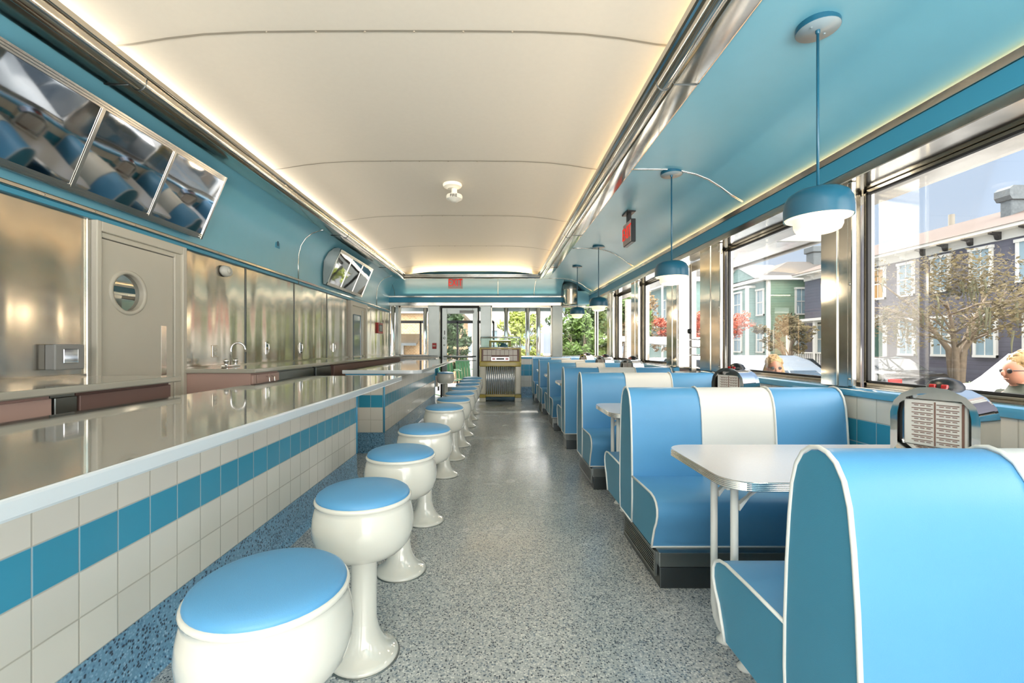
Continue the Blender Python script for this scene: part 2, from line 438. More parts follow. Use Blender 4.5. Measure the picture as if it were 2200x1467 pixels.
# left wall: backing, steel panels, blue curved upper part
wl = struct('wall_left', MB().box(XL-.2, XL-.012, Y0, YB+.2, 0, 3.05), 'steel_dark')
seams = [Y0, .9, 2.768, 2.80, 3.60, 4.52, 5.60, 6.68, 7.64, 8.62, YB]
for a, b in zip(seams, seams[1:]):
    if (a, b) in ((2.768, 2.80), (2.80, 3.60), (7.64, 8.62)): continue
    MB().box(XL-.012, XL, a+.006, b-.006, .9, 2.05, .003, 1).build('wall_panel', 'steel_panel', wl)
MB().box(XL-.012, XL+.012, 2.762, 2.79, .9, 2.05, .004, 1).build('wall_panel', 'steel_trim', wl, 'narrow steel joint strip beside the door')
for y in (3.60, 4.52, 5.60, 6.68, 8.64):
    MB().box(XL, XL+.006, y-.012, y+.012, 1.03, 2.05, .002, 1).build('joint_strip', 'steel_dark', wl)
low = MB().box(XL-.012, XL-.004, Y0, 2.75, 0, .95).box(XL-.012, XL-.004, 3.62, YB, 0, .95); low.build('wall_panel', 'mauve', wl, 'plain lower wall behind the cabinets')
blue_prof = [(XL+.025, 2.03), (XL+.022, 2.3), (XL+.03, 2.42), (XL+.06, 2.53), (XL+.12, 2.62), (XL+.2, 2.685), (XL+.3, 2.72), (XL+.42, 2.735)]
def strip_prof(prof, th):
    return prof+[(p[0]-.0 if 0 else p[0], p[1]+th) for p in prof[::-1]]
mb = MB().sheet([[(x, y, z) for x, z in blue_prof] for y in (Y0, 3, 6, 9.66, YB)])
up = mb.build('wall_left_upper', 'blue_ceiling', smooth=True); up.name = 'wall_left.001'; up['kind'] = 'structure'
for y in (5.66, 9.35):
    mb = MB().tube([(x+.004, y, z-.002) for x, z in blue_prof], .007, 6); o = mb.build('trim_1', 'steel_trim'); o['kind'] = 'structure'
tn = [1]
def trim(mb, mat, label=None, smooth=None):
    tn[0] += 1
    return struct('trim_%d' % tn[0], mb, mat, label, smooth)
r = MB().box(XL-.005, XL+.045, Y0, YB, 2.062, 2.092, .006)
k = Y0+.1
while k < YB-.1:
    r.lathe([(0, .0475), (.0045, .047), (.005, .045)], (XL, k, 2.077), 8, 'x'); k += .31
trim(r, 'steel_trim', 'bright screwed rail along the bottom of the blue wall')
trim(MB().box(XL-.005, XL+.03, Y0, YB, 2.03, 2.062, .003, 1), 'blue_band')

# right wall: tiled dado, deep steel window bays
GX = 2.38
wr = struct('wall_right', MB().box(XR, XR+.28, Y0, 4.62, .25, .922).box(XR, XR+.28, 5.28, YB+.2, .25, .922), 'tile_right')
struct('baseboard_right', MB().prism([(XR-.035, 0), (XR-.03, .02), (XR-.012, .05), (XR-.004, .25), (XR+.2, .25), (XR+.2, 0)], 1, Y0, 4.62).prism([(XR-.035, 0), (XR-.03, .02), (XR-.012, .05), (XR-.004, .25), (XR+.2, .25), (XR+.2, 0)], 1, 5.28, YB+.1), 'cove')
sill = MB()
for a, b in ((Y0, 4.6), (5.3, YB)):
    sill.prism([(XR-.012, .922), (XR-.014, .95), (XR-.006, .962), (XR+.02, .966), (XR+.06, .967), (XR+.06, .922)], 1, a, b)
trim(sill, 'sill_blue', 'blue bullnose tile along the window sill', 40)
sl = MB().box(XR+.05, 2.44, Y0, 4.6, .955, .972, .003, 1).box(XR+.05, 2.44, 5.3, YB+.2, .955, .972, .003, 1)
trim(sl, 'steel_trim', 'steel window stool')
# header stack
trim(MB().box(2.125, 2.45, Y0, YB, 2.222, 2.278, .004, 1), 'steel_trim', 'steel strip under the blue band')
trim(MB().box(2.118, 2.45, Y0, YB, 2.278, 2.385, .003, 1), 'blue_band', 'blue band above the windows')
trim(MB().prism([(2.11, 2.385), (2.105, 2.424), (2.112, 2.426), (2.125, 2.395), (2.4, 2.395), (2.4, 2.385)], 1, Y0, YB), 'steel_trim', 'steel lip hiding the cove light')
struct('wall_right.001', MB().box(2.40, 2.62, Y0, YB+.2, 2.20, 3.05), 'steel')
# piers between the windows
piers = [(-.9, -.6), (2.65, 2.92), (4.22, 4.66), (5.24, 5.58), (6.68, 7.06), (8.15, 8.6)]
def goff(a, b): return min(a+max(.05, .064*a), b-.03)
for i, (a, b) in enumerate(piers):
    mb = MB().prism([(XR+.012, a+.03), (XR+.012, b), (2.45, b), (2.45, min(goff(a, b)+.05, b-.02)), (GX-.03, min(goff(a, b), b-.03))], 2, .972, 2.222)
    mb.box(XR, XR+.03, a, a+.04, .972, 2.222, .008, 2).box(XR+.004, XR+.02, (a+b)/2-.01, (a+b)/2+.01, .972, 2.222, .003, 1)
    for z in (1.02, 1.6, 2.14): mb.lathe([(0, -.004), (.008, -.003), (.009, 0)], (XR, a+.02, z), 8, 'x')
    trim(mb, 'steel_trim', 'tall steel pier between side windows')
bays = [(Y0, -.85), (-.6, goff(2.65, 2.92)), (2.92, goff(4.22, 4.66)), (5.58, goff(6.68, 7.06)), (7.06, goff(8.15, 8.6)), (8.6, 10.42)]
for i, (a, b) in enumerate(bays):
    w = structE('window_%d' % (i+1), (GX, (a+b)/2, .97)); h = (b-a)/2
    f = MB()
    for (p, q, s, t) in ((-h, -h+.03, 0, 1.25), (h-.03, h, 0, 1.25), (-h, h, 0, .022), (-h, h, 1.225, 1.25)):
        f.box(-.02, .03, p, q, s, t, .004, 1)
    f.build('window_frame', 'steel', w)
    g = MB()
    for (p, q, s, t) in ((-h+.03, -h+.045, .02, 1.23), (h-.045, h-.03, .02, 1.23), (-h+.03, h-.03, .022, .034), (-h+.03, h-.03, 1.212, 1.225)):
        g.box(-.028, -.005, p, q, s, t)
    g.build('gasket', 'rubber', w)
    MB().box(0, .006, -h+.03, h-.03, .02, 1.225).build('pane', 'glass', w)
# side entrance door in the window wall
d = structE('door_3', (GX-.05, 4.95, 0))
f = MB().box(-.03, .03, -.29, -.23, 0, 2.2, .004, 1).box(-.03, .03, .23, .29, 0, 2.2, .004, 1).box(-.03, .03, -.23, .23, 2.1, 2.2, .004, 1).box(-.03, .03, -.23, .23, 0, .18, .004, 1)
f.build('door_frame', 'steel', d)
MB().box(-.003, .003, -.23, .23, .18, 2.1).build('pane', 'glass', d)
for z in (1.12, 1.21, 1.3):
    MB().tube([(-.03, -.25, z), (-.06, -.22, z), (-.06, .22, z), (-.03, .25, z)], .009).build('push_bar', 'chrome', d)
MB().lathe([(0, -.06), (.028, -.055), (.032, -.03)], (0, .26, 1.4), 16, 'x').build('door_lock', 'black', d)

# back wall
BW = YB
struct('wall_back', MB().box(XL-.1, -1.42, BW, BW+.2, .25, .99).box(-.36, 2.4, BW, BW+.2, .25, .922), 'tile_back')
struct('baseboard_back', MB().prism([(BW-.035, 0), (BW-.03, .02), (BW-.012, .05), (BW-.004, .25), (BW+.1, .25), (BW+.1, 0)], 0, -.36, 2.15), 'cove')
trim(MB().box(-.36, 2.4, BW-.014, BW+.06, .922, .965, .008), 'sill_blue'); trim(MB().box(-.36, 2.42, BW+.04, BW+.3, .955, .975), 'steel_trim')
trim(MB().box(XL, -1.42, BW-.02, BW+.2, .985, 1.005, .003, 1), 'steel_dark')
# header of back wall
trim(MB().box(XL, 2.13, BW-.06, BW+.25, 2.19, 2.27, .004, 1), 'steel_trim'); trim(MB().box(XL, 2.12, BW-.075, BW+.25, 2.27, 2.39, .003, 1), 'blue_band')
trim(MB().box(XL, 2.11, BW-.09, BW-.05, 2.385, 2.425, .006, 2), 'steel_trim')
struct('wall_back.001', MB().box(XL-.1, 2.6, BW+.02, BW+.25, 2.27, 3.05), 'blue_ceiling')
bc = []
for i in range(13):
    t = i/12*PI/2; bc.append((BW-.06-.78*(1-math.cos(t))*1.0, 2.41+.33*math.sin(t)))
mb = MB().sheet([[(x, y, z) for y, z in bc] for x in (XL+.02, -1, 0, 1.52)])
o = mb.build('ceiling', 'blue_ceiling', smooth=True); o.name = 'ceiling.002'; o['kind'] = 'structure'
for x in (.02, .88):
    trim(MB().tube([(x, y-.004, z-.004) for y, z in bc], .008, 6), 'steel_trim')
trim(MB().tube([(XL+.16, y-.004, z-.004) for y, z in bc], .007, 6), 'steel_trim')
# back wall windows and piers
bp = [(-2.44, -2.37), (-1.65, -1.38), (-.40, -.15), (1.33, 1.56)]
for a, b in bp:
    mb = MB().box(a, b, BW-.02, BW+.2, .972, 2.19, .005, 2)
    for x in (a+.02, b-.02):
        for z in (1.05, 1.6, 2.13): mb.lathe([(0, -.003), (.006, -.003), (.008, 0)], (x, BW-.02, z), 8, 'y')
    trim(mb, 'steel_grey', 'steel pier in the back wall')
for i, (a, b, z0) in enumerate(((-2.37, -1.65, 1.0), (-.15, 1.33, .97), (1.56, 2.40, .97))):
    w = structE('window_%d' % (i+8), ((a+b)/2, BW+.14, z0)); h = (b-a)/2; H = 2.19-z0
    f = MB()
    for (p, q, s, t) in ((-h, -h+.03, 0, H), (h-.03, h, 0, H), (-h, h, 0, .025), (-h, h, H-.03, H)): f.box(p, q, -.02, .03, s, t, .004, 1)
    f.build('window_frame', 'steel', w)
    MB().box(-h+.03, h-.03, 0, .006, .02, H-.03).build('pane', 'glass', w)
# exit door
d = structE('door_4', (-.895, BW+.03, 0))
MB().box(-.465, -.43, -.05, .06, 0, 2.19, .004, 1).box(.43, .465, -.05, .06, 0, 2.19, .004, 1).box(-.43, .43, -.05, .06, 2.15, 2.19, .004, 1).build('door_frame', 'rubber', d, 'dark door frame')
l = MB().box(-.425, -.31, -.03, .02, .02, 2.14, .004, 1).box(.31, .425, -.03, .02, .02, 2.14, .004, 1).box(-.31, .31, -.03, .02, 2.0, 2.14, .004, 1).box(-.31, .31, -.03, .02, .02, .25, .004, 1)
l.build('door_leaf', 'steel_grey', d)
MB().box(-.31, .31, -.004, .004, .25, 2.0).build('pane', 'glass', d)
MB().box(.0, .34, -.09, -.03, 2.02, 2.08, .006, 2).build('door_closer', 'grey_plastic', d)
MB().tube([(-.38, -.03, .98), (-.38, -.07, .98), (.38, -.07, .98), (.38, -.03, .98)], .014).build('push_bar', 'steel_grey', d)
MB().tube([(-.38, -.03, .88), (-.38, -.06, .88), (.38, -.06, .88), (.38, -.03, .88)], .008).build('push_bar', 'steel_grey', d)
MB().lathe([(0, -.06), (.025, -.055), (.03, -.03)], (-.37, 0, 1.42), 16, 'y').build('door_lock', 'chrome', d)
MB().box(-.375, -.355, -.036, -.03, 1.5, 1.6).build('latch', 'black', d)
MB().lathe([(0, -.05), (.02, -.045), (.024, -.03)], (-.37, 0, 1.25), 12, 'y').build('door_lock', 'chrome', d)
MB().box(-.36, .36, -.08, .0, 0, .02).build('threshold', 'steel_grey', d)

# ceilings
cp = [(-2.2, 2.80), (-2.10, 2.806), (-1.94, 2.822), (-1.75, 2.853), (-1.55, 2.876), (-1.3, 2.888), (-.95, 2.892), (-.547, 2.893)]
cp = cp+[(-1.094-x, z) for x, z in cp[-2::-1]]
o = struct('ceiling', MB().sheet([[(x, y, z) for x, z in cp] for y in (Y0, 2, 5, 8, 9.55, 9.74)]), 'cream_ceiling', smooth=True)
for y in (.70, 2.317, 3.94, 5.59, 7.27, 8.9):
    mb = MB()
    for w0, w1, dz in ((-.007, .007, .003),):
        mb.sheet([[(x, y+w, z-dz) for x, z in cp] for w in (w0, w1)])
    for x in [v*.26-2.0 for v in range(12)]:
        zz = 2.89 if abs(x+.547) < 1 else 2.84
        if abs(x+.547) < 1: mb.lathe([(0, -.0065), (.005, -.006), (.006, -.003)], (x, y, zz), 6, 'z')
    trim(mb, 'seam_grey', 'thin seam strip across the cream ceiling')
rp = [(1.12, 2.738), (1.3, 2.738), (1.45, 2.736), (1.58, 2.722), (1.70, 2.695), (1.81, 2.65), (1.91, 2.588), (2.0, 2.52), (2.1, 2.462), (2.2, 2.435), (2.3, 2.42)]
o = MB().sheet([[(x, y, z) for x, z in rp] for y in (Y0, 3, 6, 9, BW)]).build('ceiling.001', 'blue_ceiling', smooth=True); o['kind'] = 'structure'
for y in (-.6, 3.74, 6.75, 9.75):
    trim(MB().tube([(x, y, z-.003) for x, z in rp[:9]], .008, 6), 'steel_trim', 'curved seam strip on the blue ceiling')
struct('ceiling.003', MB().box(XL-.2, 2.62, Y0, BW+.25, 3.05, 3.12).box(XL-.2, 2.62, Y0-.02, Y0, 2.45, 3.12), 'attic')
# stainless trims round the cream ceiling
tp = [(1.155, 2.745), (1.152, 2.722), (1.138, 2.716), (1.012, 2.716), (1.006, 2.735), (.998, 2.735)]
for i in range(11):
    a = i/10*PI; tp.append((.953+.043*math.cos(a), 2.728-.045*math.sin(a)))
tp += [(.905, 2.745), (.893, 2.748), (.882, 2.77), (.872, 2.77), (.878, 2.745), (.90, 2.756), (1.14, 2.754)]
for nm, fn in (('right', lambda p: p), ('left', lambda p: (-1.094-p[0], p[1]))):
    poly = [fn(p) for p in tp]
    if nm == 'left': poly = poly[::-1]
    t = trim(MB().prism(poly, 1, Y0, 9.66), 'steel_trim', 'ribbed steel moulding along the %s edge of the cream ceiling' % nm, 35)
    for y in (-.4, 2.5, 5.9, 8.3):
        q = [((fn(p)[0]), p[1]-.0025) for p in tp[:18]]
        MB().tube([(x, y, z) for x, z in q], .0028, 5).build('joint', 'steel_dark', t)
poly = [(9.66+(p[0]-1.136), p[1]) for p in tp]
trim(MB().prism(poly, 0, -2.03, .94), 'steel_trim', 'ribbed steel moulding across the far end of the cream ceiling', 35)
trim(MB().box(-2.28, -2.2, Y0, 9.7, 2.735, 2.80).box(1.12, 1.16, Y0, 9.7, 2.742, 2.80).box(-2.25, 1.16, 9.735, 9.76, 2.74, 2.80), 'attic')

# ------------------------------------------------------------------ swing door with porthole, left wall
d = structE('door_1', (XL, 3.19, 0))
MB().box(-.01, .05, -.40, -.365, 0, 2.03, .006, 2).box(-.01, .05, .365, .41, 0, 2.03, .006, 2).box(-.01, .05, -.365, .365, 1.965, 2.03, .006, 2).box(-.012, .03, -.365, -.345, 0, 1.965).box(-.012, .03, .30, .365, 0, 1.965, .004, 1).box(-.012, .03, -.345, .3, 1.93, 1.965, .004, 1).build('door_frame', 'door_cream', d)
ring = []; y0, y1, z0, z1, cy, cz, rr = -.34, .235, .02, 1.925, -.124, 1.595, .128
n = 48; outer = []
for i in range(n):
    a = 2*PI*i/n; ca, sa = math.cos(a), math.sin(a)
    ts = []
    if ca > 1e-9: ts.append((y1+.06-cy)/ca)
    if ca < -1e-9: ts.append((y0-cy)/ca)
    if sa > 1e-9: ts.append((z1-cz)/sa)
    if sa < -1e-9: ts.append((z0-cz)/sa)
    t = min(ts); outer.append((cy+ca*t, cz+sa*t)); ring.append((cy+ca*rr, cz+sa*rr))
mb = MB()
for x in (.018, -.02):
    A = [mb.bm.verts.new((x, p[0], p[1])) for p in outer]; B = [mb.bm.verts.new((x, p[0], p[1])) for p in ring]
    for i in range(n):
        j = (i+1) % n; mb.bm.faces.new((A[i], A[j], B[j], B[i]))
# square corners filled
for x in (.018,):
    for (yy, zz) in ((y0, z0), (y0, z1), (y1+.06, z0), (y1+.06, z1)):
        near = sorted(outer, key=lambda p: (p[0]-yy)**2+(p[1]-zz)**2)
        sideA = [p for p in near if abs(p[0]-yy) < 1e-6][0:1]; sideB = [p for p in near if abs(p[1]-zz) < 1e-6][0:1]
        if sideA and sideB: mb.bm.faces.new([mb.bm.verts.new((x, *sideA[0])), mb.bm.verts.new((x, yy, zz)), mb.bm.verts.new((x, *sideB[0]))])
mb.build('door_leaf', 'door_cream', d)
pr = [(.128, -.02), (.128, .018), (.13, .026), (.145, .03), (.156, .024), (.158, .018)]
MB().lathe(pr, (0, cy, cz), 48, 'x').build('porthole_ring', 'door_cream', d)
MB().lathe([(0, -.008), (.128, -.008)], (0, cy, cz), 32, 'x').build('pane', 'glass_green', d)
MB().box(.018, .021, .17, .225, 1.0, 1.38, .001, 1).build('push_plate', 'steel', d)
# passage seen through the porthole
struct('wall_left.002', MB().box(XL-1.6, XL-1.58, 2.2, 4.4, 0, 2.6).box(XL-1.6, XL-.2, 4.4, 4.42, 0, 2.6).box(XL-1.6, XL-.2, 2.2, 2.22, 0, 2.6).box(XL-1.6, XL-.2, 2.2, 4.4, 2.6, 2.62), 'brick_tan')
# far swing door
d = structE('door_2', (XL, 8.13, 0))
MB().box(-.01, .05, -.48, -.40, 0, 2.03, .006, 2).box(-.01, .05, .40, .48, 0, 2.03, .006, 2).box(-.01, .05, -.40, .40, 1.95, 2.03, .006, 2).build('door_frame', 'door_cream', d)
MB().box(-.01, .018, -.4, .4, .02, 1.95).build('door_leaf', 'door_cream', d)
MB().box(.018, .024, -.3, .12, .75, 1.8, .02, 3).build('pane', 'pane', d)
MB().box(.018, .03, .2, .28, .4, 1.9, .004, 1).build('push_plate', 'white_paint', d)

# ------------------------------------------------------------------ service counter
XF, XC, XI, HC = -1.29, -.87, -1.76, .95
def rrect(x0, x1, y0, y1, rads, seg=6):
    """rounded rectangle; rads for corners (x1,y1),(x0,y1),(x0,y0),(x1,y0)"""
    pts = []
    cs = [(x1, y1, 1, 1, 0), (x0, y1, -1, 1, PI/2), (x0, y0, -1, -1, PI), (x1, y0, 1, -1, 3*PI/2)]
    for (cx, cy, sx, sy, a0), r in zip(cs, rads):
        if r <= 0: pts.append((cx, cy)); continue
        for i in range(seg+1):
            a = a0+i/seg*PI/2; pts.append((cx-sx*r+r*math.cos(a), cy-sy*r+r*math.sin(a)))
    return pts
def offset_pts(pts, d, cx, cy):
    out = []
    n = len(pts)
    for i, p in enumerate(pts):
        a = Vector(pts[i-1]+(0,)); b = Vector(p+(0,)); c = Vector(pts[(i+1) % n]+(0,))
        t1 = (b-a); t2 = (c-b)
        if t1.length < 1e-7: t1 = t2
        if t2.length < 1e-7: t2 = t1
        n1 = Vector((t1.y, -t1.x, 0)).normalized(); n2 = Vector((t2.y, -t2.x, 0)).normalized()
        nn = (n1+n2)
        nn = nn.normalized() if nn.length > 1e-6 else n1
        k = d/max(.5, nn.dot(n1)); out.append((p[0]+nn.x*k, p[1]+nn.y*k))
    return out
def slab(pts, z0, z1, inset=.004):
    """top slab: returns (top sheet MB, edge MB)"""
    top = MB(); ins = offset_pts(pts, -inset, 0, 0)
    f = top.bm.faces.new([top.bm.verts.new((p[0], p[1], z1)) for p in ins])
    edge = MB().loft([[(p[0], p[1], z) for p in q] for q, z in ((ins, z1-.0004), (offset_pts(pts, -.001, 0, 0), z1-.003), (pts, z1-.008), (pts, z0+.006), (ins, z0))], smooth=False)
    return top, edge
def counter(label, ya, yb, corner_a, corner_b, face_a=None, face_b=None):
    fa = face_a if face_a is not None else ya; fb = face_b if face_b is not None else yb
    t = thing('service_counter', label, 'counter', ((XF+XI)/2, (ya+yb)/2, 0), 0, 'tiled service counters')
    o = Vector(t.location)
    ends = MB().box(XI+.03, XF, fa, fb, .237, .905)
    ends.move(-o)
    ob = ends.build('tiled_face', ['tile_counter', 'tile_end'], t)
    for p in ob.data.polygons:
        if abs(p.normal.y) > .5: p.material_index = 1
    cv = [(XF+.03, 0), (XF+.022, .014), (XF+.008, .05), (XF+.004, .237), (XI+.04, .237), (XI+.04, 0)]
    MB().prism(cv, 1, fa+.004 if ya > 0 else fa, fb-.004).move(-o).build('cove_base', 'cove', t)
    pts = rrect(XI, XC, ya, yb, [corner_b, 0, 0, corner_a])
    top, edge = slab(pts, .907, HC)
    top.move(-o).build('countertop_surface', 'counter_top', t); edge.move(-o).build('countertop_edge', 'counter_edge', t)
    for e, on in ((fa, ya > 0), (fb, True)):
        if on:
            MB().tube([(XF-.001, e, .237), (XF-.001, e, .905)], .011, 10).move(-o).build('corner_bead', 'tile_blue', t)
    MB().box(XI+.03, XF+.006, fa-.006, fb+.006, .893, .907).move(-o).build('blue_edge_strip', 'tile_blue', t)
    return t
counter('long polished counter nearest the camera, cream tiles with one blue row', -1.6, 4.03, 0, .04, -1.6, 4.015)
counter('polished tiled counter beyond the walk-through gap, running to the back windows', 4.97, 9.2, .12, .02, 4.995, 9.08)
# cross counter under back windows
t = thing('cross_counter', 'short counter joining the tiled counter to the wall under the back windows', 'counter', (-2.0, 9.85, 0))
o = Vector(t.location)
MB().box(XL+.01, -1.55, 9.5, 10.42, 0, .9).move(-o).build('body', 'mauve', t)
top, edge = slab(rrect(XL+.005, -1.42, 9.22, 10.44, [0, 0, 0, 0]), .907, HC)
top.move(-o).build('countertop_surface', 'counter_top', t); edge.move(-o).build('countertop_edge', 'counter_edge', t)

# ------------------------------------------------------------------ back counters with cabinets
HB, XB = 1.036, -1.98
def backbar(label, ya, yb):
    t = thing('back_worktop', label, 'worktop', ((XL+XB)/2, (ya+yb)/2, 1.0), 0)
    o = Vector(t.location)
    top, edge = slab(rrect(XL+.014, XB, ya, yb, [0, 0, 0, 0]), 1.0, HB)
    top.move(-o).build('worktop_surface', 'back_top', t); edge.move(-o).build('worktop_edge', 'back_top', t)
    MB().box(XL+.008, XL+.03, ya+.01, yb-.01, HB, HB+.012).move(-o).build('rear_upstand', 'steel', t)
backbar('cream worktop under the first steel wall panel, ending at the porthole door', -1.6, 2.745)
backbar('cream worktop with the tap, running along the wall past the steel panels', 3.58, 9.15)
def cabinet(label, ya, yb, mat, doors=0, open_front=False, front=XB-.03):
    t = thing('base_cabinet', label, 'cabinet', ((XL+front)/2, (ya+yb)/2, 0), 0, 'cabinets under the back worktop')
    o = Vector(t.location); x0 = XL+.02
    if open_front:
        MB().box(x0, front, ya, ya+.02, 0, .998).box(x0, front, yb-.02, yb, 0, .998).box(x0, x0+.02, ya, yb, 0, .998).box(x0, front-.02, ya, yb, .04, .07).box(x0, front-.02, ya, yb, .5, .52).move(-o).build('body', mat, t)
    else:
        MB().box(x0, front-.018, ya, yb, .08, .998).box(x0, front-.06, ya, yb, 0, .08).move(-o).build('body', mat, t)
        nd = max(1, doors); w = (yb-ya)/nd
        for i in range(nd):
            a = ya+i*w+.004; b = a+w-.008
            dr = MB().box(front-.018, front, a, b, .1, .985, .003, 1).move(-o).build('door', mat, t)
            if doors:
                yy = b-.04 if i % 2 == 0 else a+.04
                MB().tube([(front, yy, .84), (front+.028, yy, .85), (front+.03, yy, .90), (front+.028, yy, .95), (front, yy, .96)], .005).move(-o).build('handle', 'chrome', dr)
    return t
cabinet('pale pink cabinet at the left end under the near worktop', .4, 1.98, 'pink', 0)
cabinet('grey steel unit beside the pale pink cabinet', 1.985, 2.10, 'steel_grey', 0)
cabinet('dark mauve open cabinet in front of the porthole door', 2.105, 2.70, 'mauve', 0)
cabinet('pink cabinet below the tap, end panel towards the camera', 3.6, 3.66, 'pink', 0)
cabinet('pink two-door cabinet with curved chrome handles', 3.665, 4.04, 'pink', 2)
cabinet('grey steel undercounter unit beside the two-door pink cabinet', 4.05, 4.85, 'steel_grey', 0, front=XB-.05)
cabinet('grey steel undercounter unit next to the dark cupboards', 4.9, 5.35, 'steel_grey', 0, front=XB-.05)
cabinet('dark mauve open cupboard below the far end of the worktop', 5.4, 9.1, 'mauve', 0)

# tap, outlet plates, handles
t = thing('tap', 'chrome swan-neck tap with two handles on the worktop', 'tap', (-2.42, 3.98, HB+.002))
MB().box(-.03, .03, -.1, .1, 0, .018, .006, 2).build('base_plate', 'chrome', t)
MB().tube([(0, 0, .01), (0, 0, .16)]+[(.055-.055*math.cos(a), 0.01*a, .16+.055*math.sin(a)) for a in [i*PI/8 for i in range(1, 9)]]+[(.112, .03, .13)], .009, 10).build('spout', 'chrome', t)
for s in (-1, 1):
    MB().lathe([(.018, .015), (.016, .04), (.022, .045), (.022, .062), (.01, .07), (0, .07)], (0, s*.07, 0), 12).build('handle', 'chrome', t)
def plate(name, label, y, z, mat='steel', h=.11, w=.07, cat='socket'):
    t = thing(name, label, cat, (XL, y, z))
    MB().box(0, .01, -w/2, w/2, -h/2, h/2, .004, 2).build('face_plate', mat, t)
    MB().box(.01, .014, -w*.25, w*.25, -h*.33, -h*.05, .003, 1).build('socket_insert', 'white_plastic', t)
    MB().box(.01, .014, -w*.25, w*.25, h*.05, h*.33, .003, 1).build('socket_insert', 'white_plastic', t)
plate('wall_outlet', 'wall socket plate behind the chrome tap', 4.02, 1.175)
for i, (y, lb) in enumerate(((4.93, 'chrome latch handle on the steel panel after the tap'), (5.78, 'chrome latch handle on the third steel panel'), (6.95, 'chrome latch handle on the steel panel before the far door'))):
    t = thing('panel_latch', lb, 'handle', (XL, y, 1.2))
    MB().box(0, .008, -.025, .025, -.07, .07, .003, 1).build('back_plate', 'chrome', t)
    MB().tube([(0, 0, -.05), (.03, 0, -.045), (.032, 0, 0), (.03, 0, .045), (0, 0, .05)], .007).build('grip', 'chrome', t)
# intercom box
t = thing('electrical_box', 'grey square box with a small glass window on the near steel panel', 'electrical box', (XL, 2.6, 1.16))
MB().box(0, .045, -.085, .085, -.075, .07, .004, 2).build('back_box', 'grey_plastic', t)
MB().box(.045, .065, -.09, .09, -.078, .073, .006, 2).build('cover', 'grey_plastic', t)
MB().box(.065, .07, -.045, .045, -.04, .045, .003, 1).build('window', 'chrome', t)
# emergency light
t = thing('emergency_light', 'white oval emergency lamp high on the steel wall above the tap', 'emergency light', (XL, 4.16, 1.935))
MB().lathe([(0, -.0), (.055, .002), (.06, .02), (.052, .045), (.03, .06), (0, .064)], (0, 0, 0), 24, 'x', sx=1.35, sy=.9).build('housing', 'white_plastic', t)
MB().lathe([(.02, .058), (.028, .068), (.012, .072), (0, .072)], (0, -.02, 0), 16, 'x').build('lens', 'white_plastic', t)
# red alarm panel
t = thing('alarm_panel', 'red wall panel with black keypad face near the back corner', 'alarm panel', (XL, 9.62, 1.62))
MB().box(0, .04, -.2, .2, -.115, .115, .006, 2).build('housing', 'red_box', t)
MB().box(.04, .046, -.14, .14, -.075, .075, .004, 1).build('face', 'black', t)
kk = MB()
for i in range(5):
    for j in range(2): kk.box(.046, .05, -.11+i*.05, -.09+i*.05, -.055+j*.03, -.04+j*.03)
kk.box(.046, .05, 0, .1, .02, .05); kk.box(.0455, .0465, -.115, .105, -.06, .055); kk.build('keypad', 'grey_plastic', t)
# thermostat on the blue wall
t = thing('wall_switch', 'small blue painted plate on the upper blue wall', 'switch', (XL+.022, 5.12, 2.43))
MB().box(0, .012, -.05, .05, -.06, .06, .004, 1).build('face_plate', 'blue_band', t)
MB().box(.012, .016, -.02, .02, -.035, .035, .002, 1).build('rocker', 'pendant', t)
# dark wiring cover strip under left moulding
# pull station
t = thing('pull_station', 'small red fire pull station on the steel pier left of the exit door', 'alarm', (-1.5, BW-.02, 1.23))
MB().box(-.05, .05, -.03, 0, -.07, .07, .005, 1).build('housing', 'red_box', t)
MB().box(-.035, .035, -.04, -.03, -.01, .015, .003, 1).build('lever', 'white_plastic', t)

# ------------------------------------------------------------------ mirrored display cases
def display(label, y0, y1):
    t = thing('display_case', label, 'display case', (XL+.05, (y0+y1)/2, 2.13), 0, 'mirrored display cases')
    o = Vector(t.location)
    B, T = Vector((-2.51, 0, 2.13)), Vector((-2.295, 0, 2.65)); u = (T-B); L = u.length; u.normalize(); nrm = Vector((u.z, 0, -u.x))
    def P(a, d, y): v = B+u*a+nrm*d; return (v.x, y, v.z)
    body = [(XL+.03, 2.14), (B.x, B.z)]+[]
    side = [(-2.51, 2.13), (-2.295, 2.65), (-2.33, 2.672), (-2.40, 2.66), (-2.48, 2.60), (-2.545, 2.48), (-2.56, 2.3), (-2.555, 2.14)]
    MB().prism(side, 1, y0+.01, y1-.01, smooth=False).move(-o).build('housing', 'steel_grey', t)
    f = MB()
    def bar(a0, a1, ya, yb, d0, d1):
        pr = [P(a0, d0, ya), P(a1, d0, ya), P(a1, d1, ya), P(a0, d1, ya)]; pr2 = [(p[0], yb, p[2]) for p in pr]
        f.loft([pr, pr2], smooth=False)
    for a0, a1 in ((0, .012), (.016, .026), (.03, .04), (L-.012, L), (L-.026, L-.016), (L-.04, L-.03)):
        bar(a0, a1, y0, y1, 0, .014)
    bar(0, L, y0, y1, 0, .004)
    bar(0, L, y0, y0+.018, .001, .016); bar(0, L, y1-.018, y1, .001, .016)
    w = (y1-y0)/3
    for k in (1, 2): bar(.03, L-.03, y0+k*w-.011, y0+k*w+.011, .001, .015)
    f.move(-o).build('frame', 'steel', t)
    for k in range(3):
        a, b = y0+k*w+.014, y0+(k+1)*w-.014
        g = MB(); n1, n2 = 2, 2
        g.sheet([[P(.042+(L-.084)*i/n1, .008, a+(b-a)*j/n2) for j in range(n2+1)] for i in range(n1+1)], smooth=False)
        g.move(-o).build('mirror_panel', 'mirror', t)
display('mirrored three-panel display case nearest the camera, above the porthole door', 1.99, 3.70)
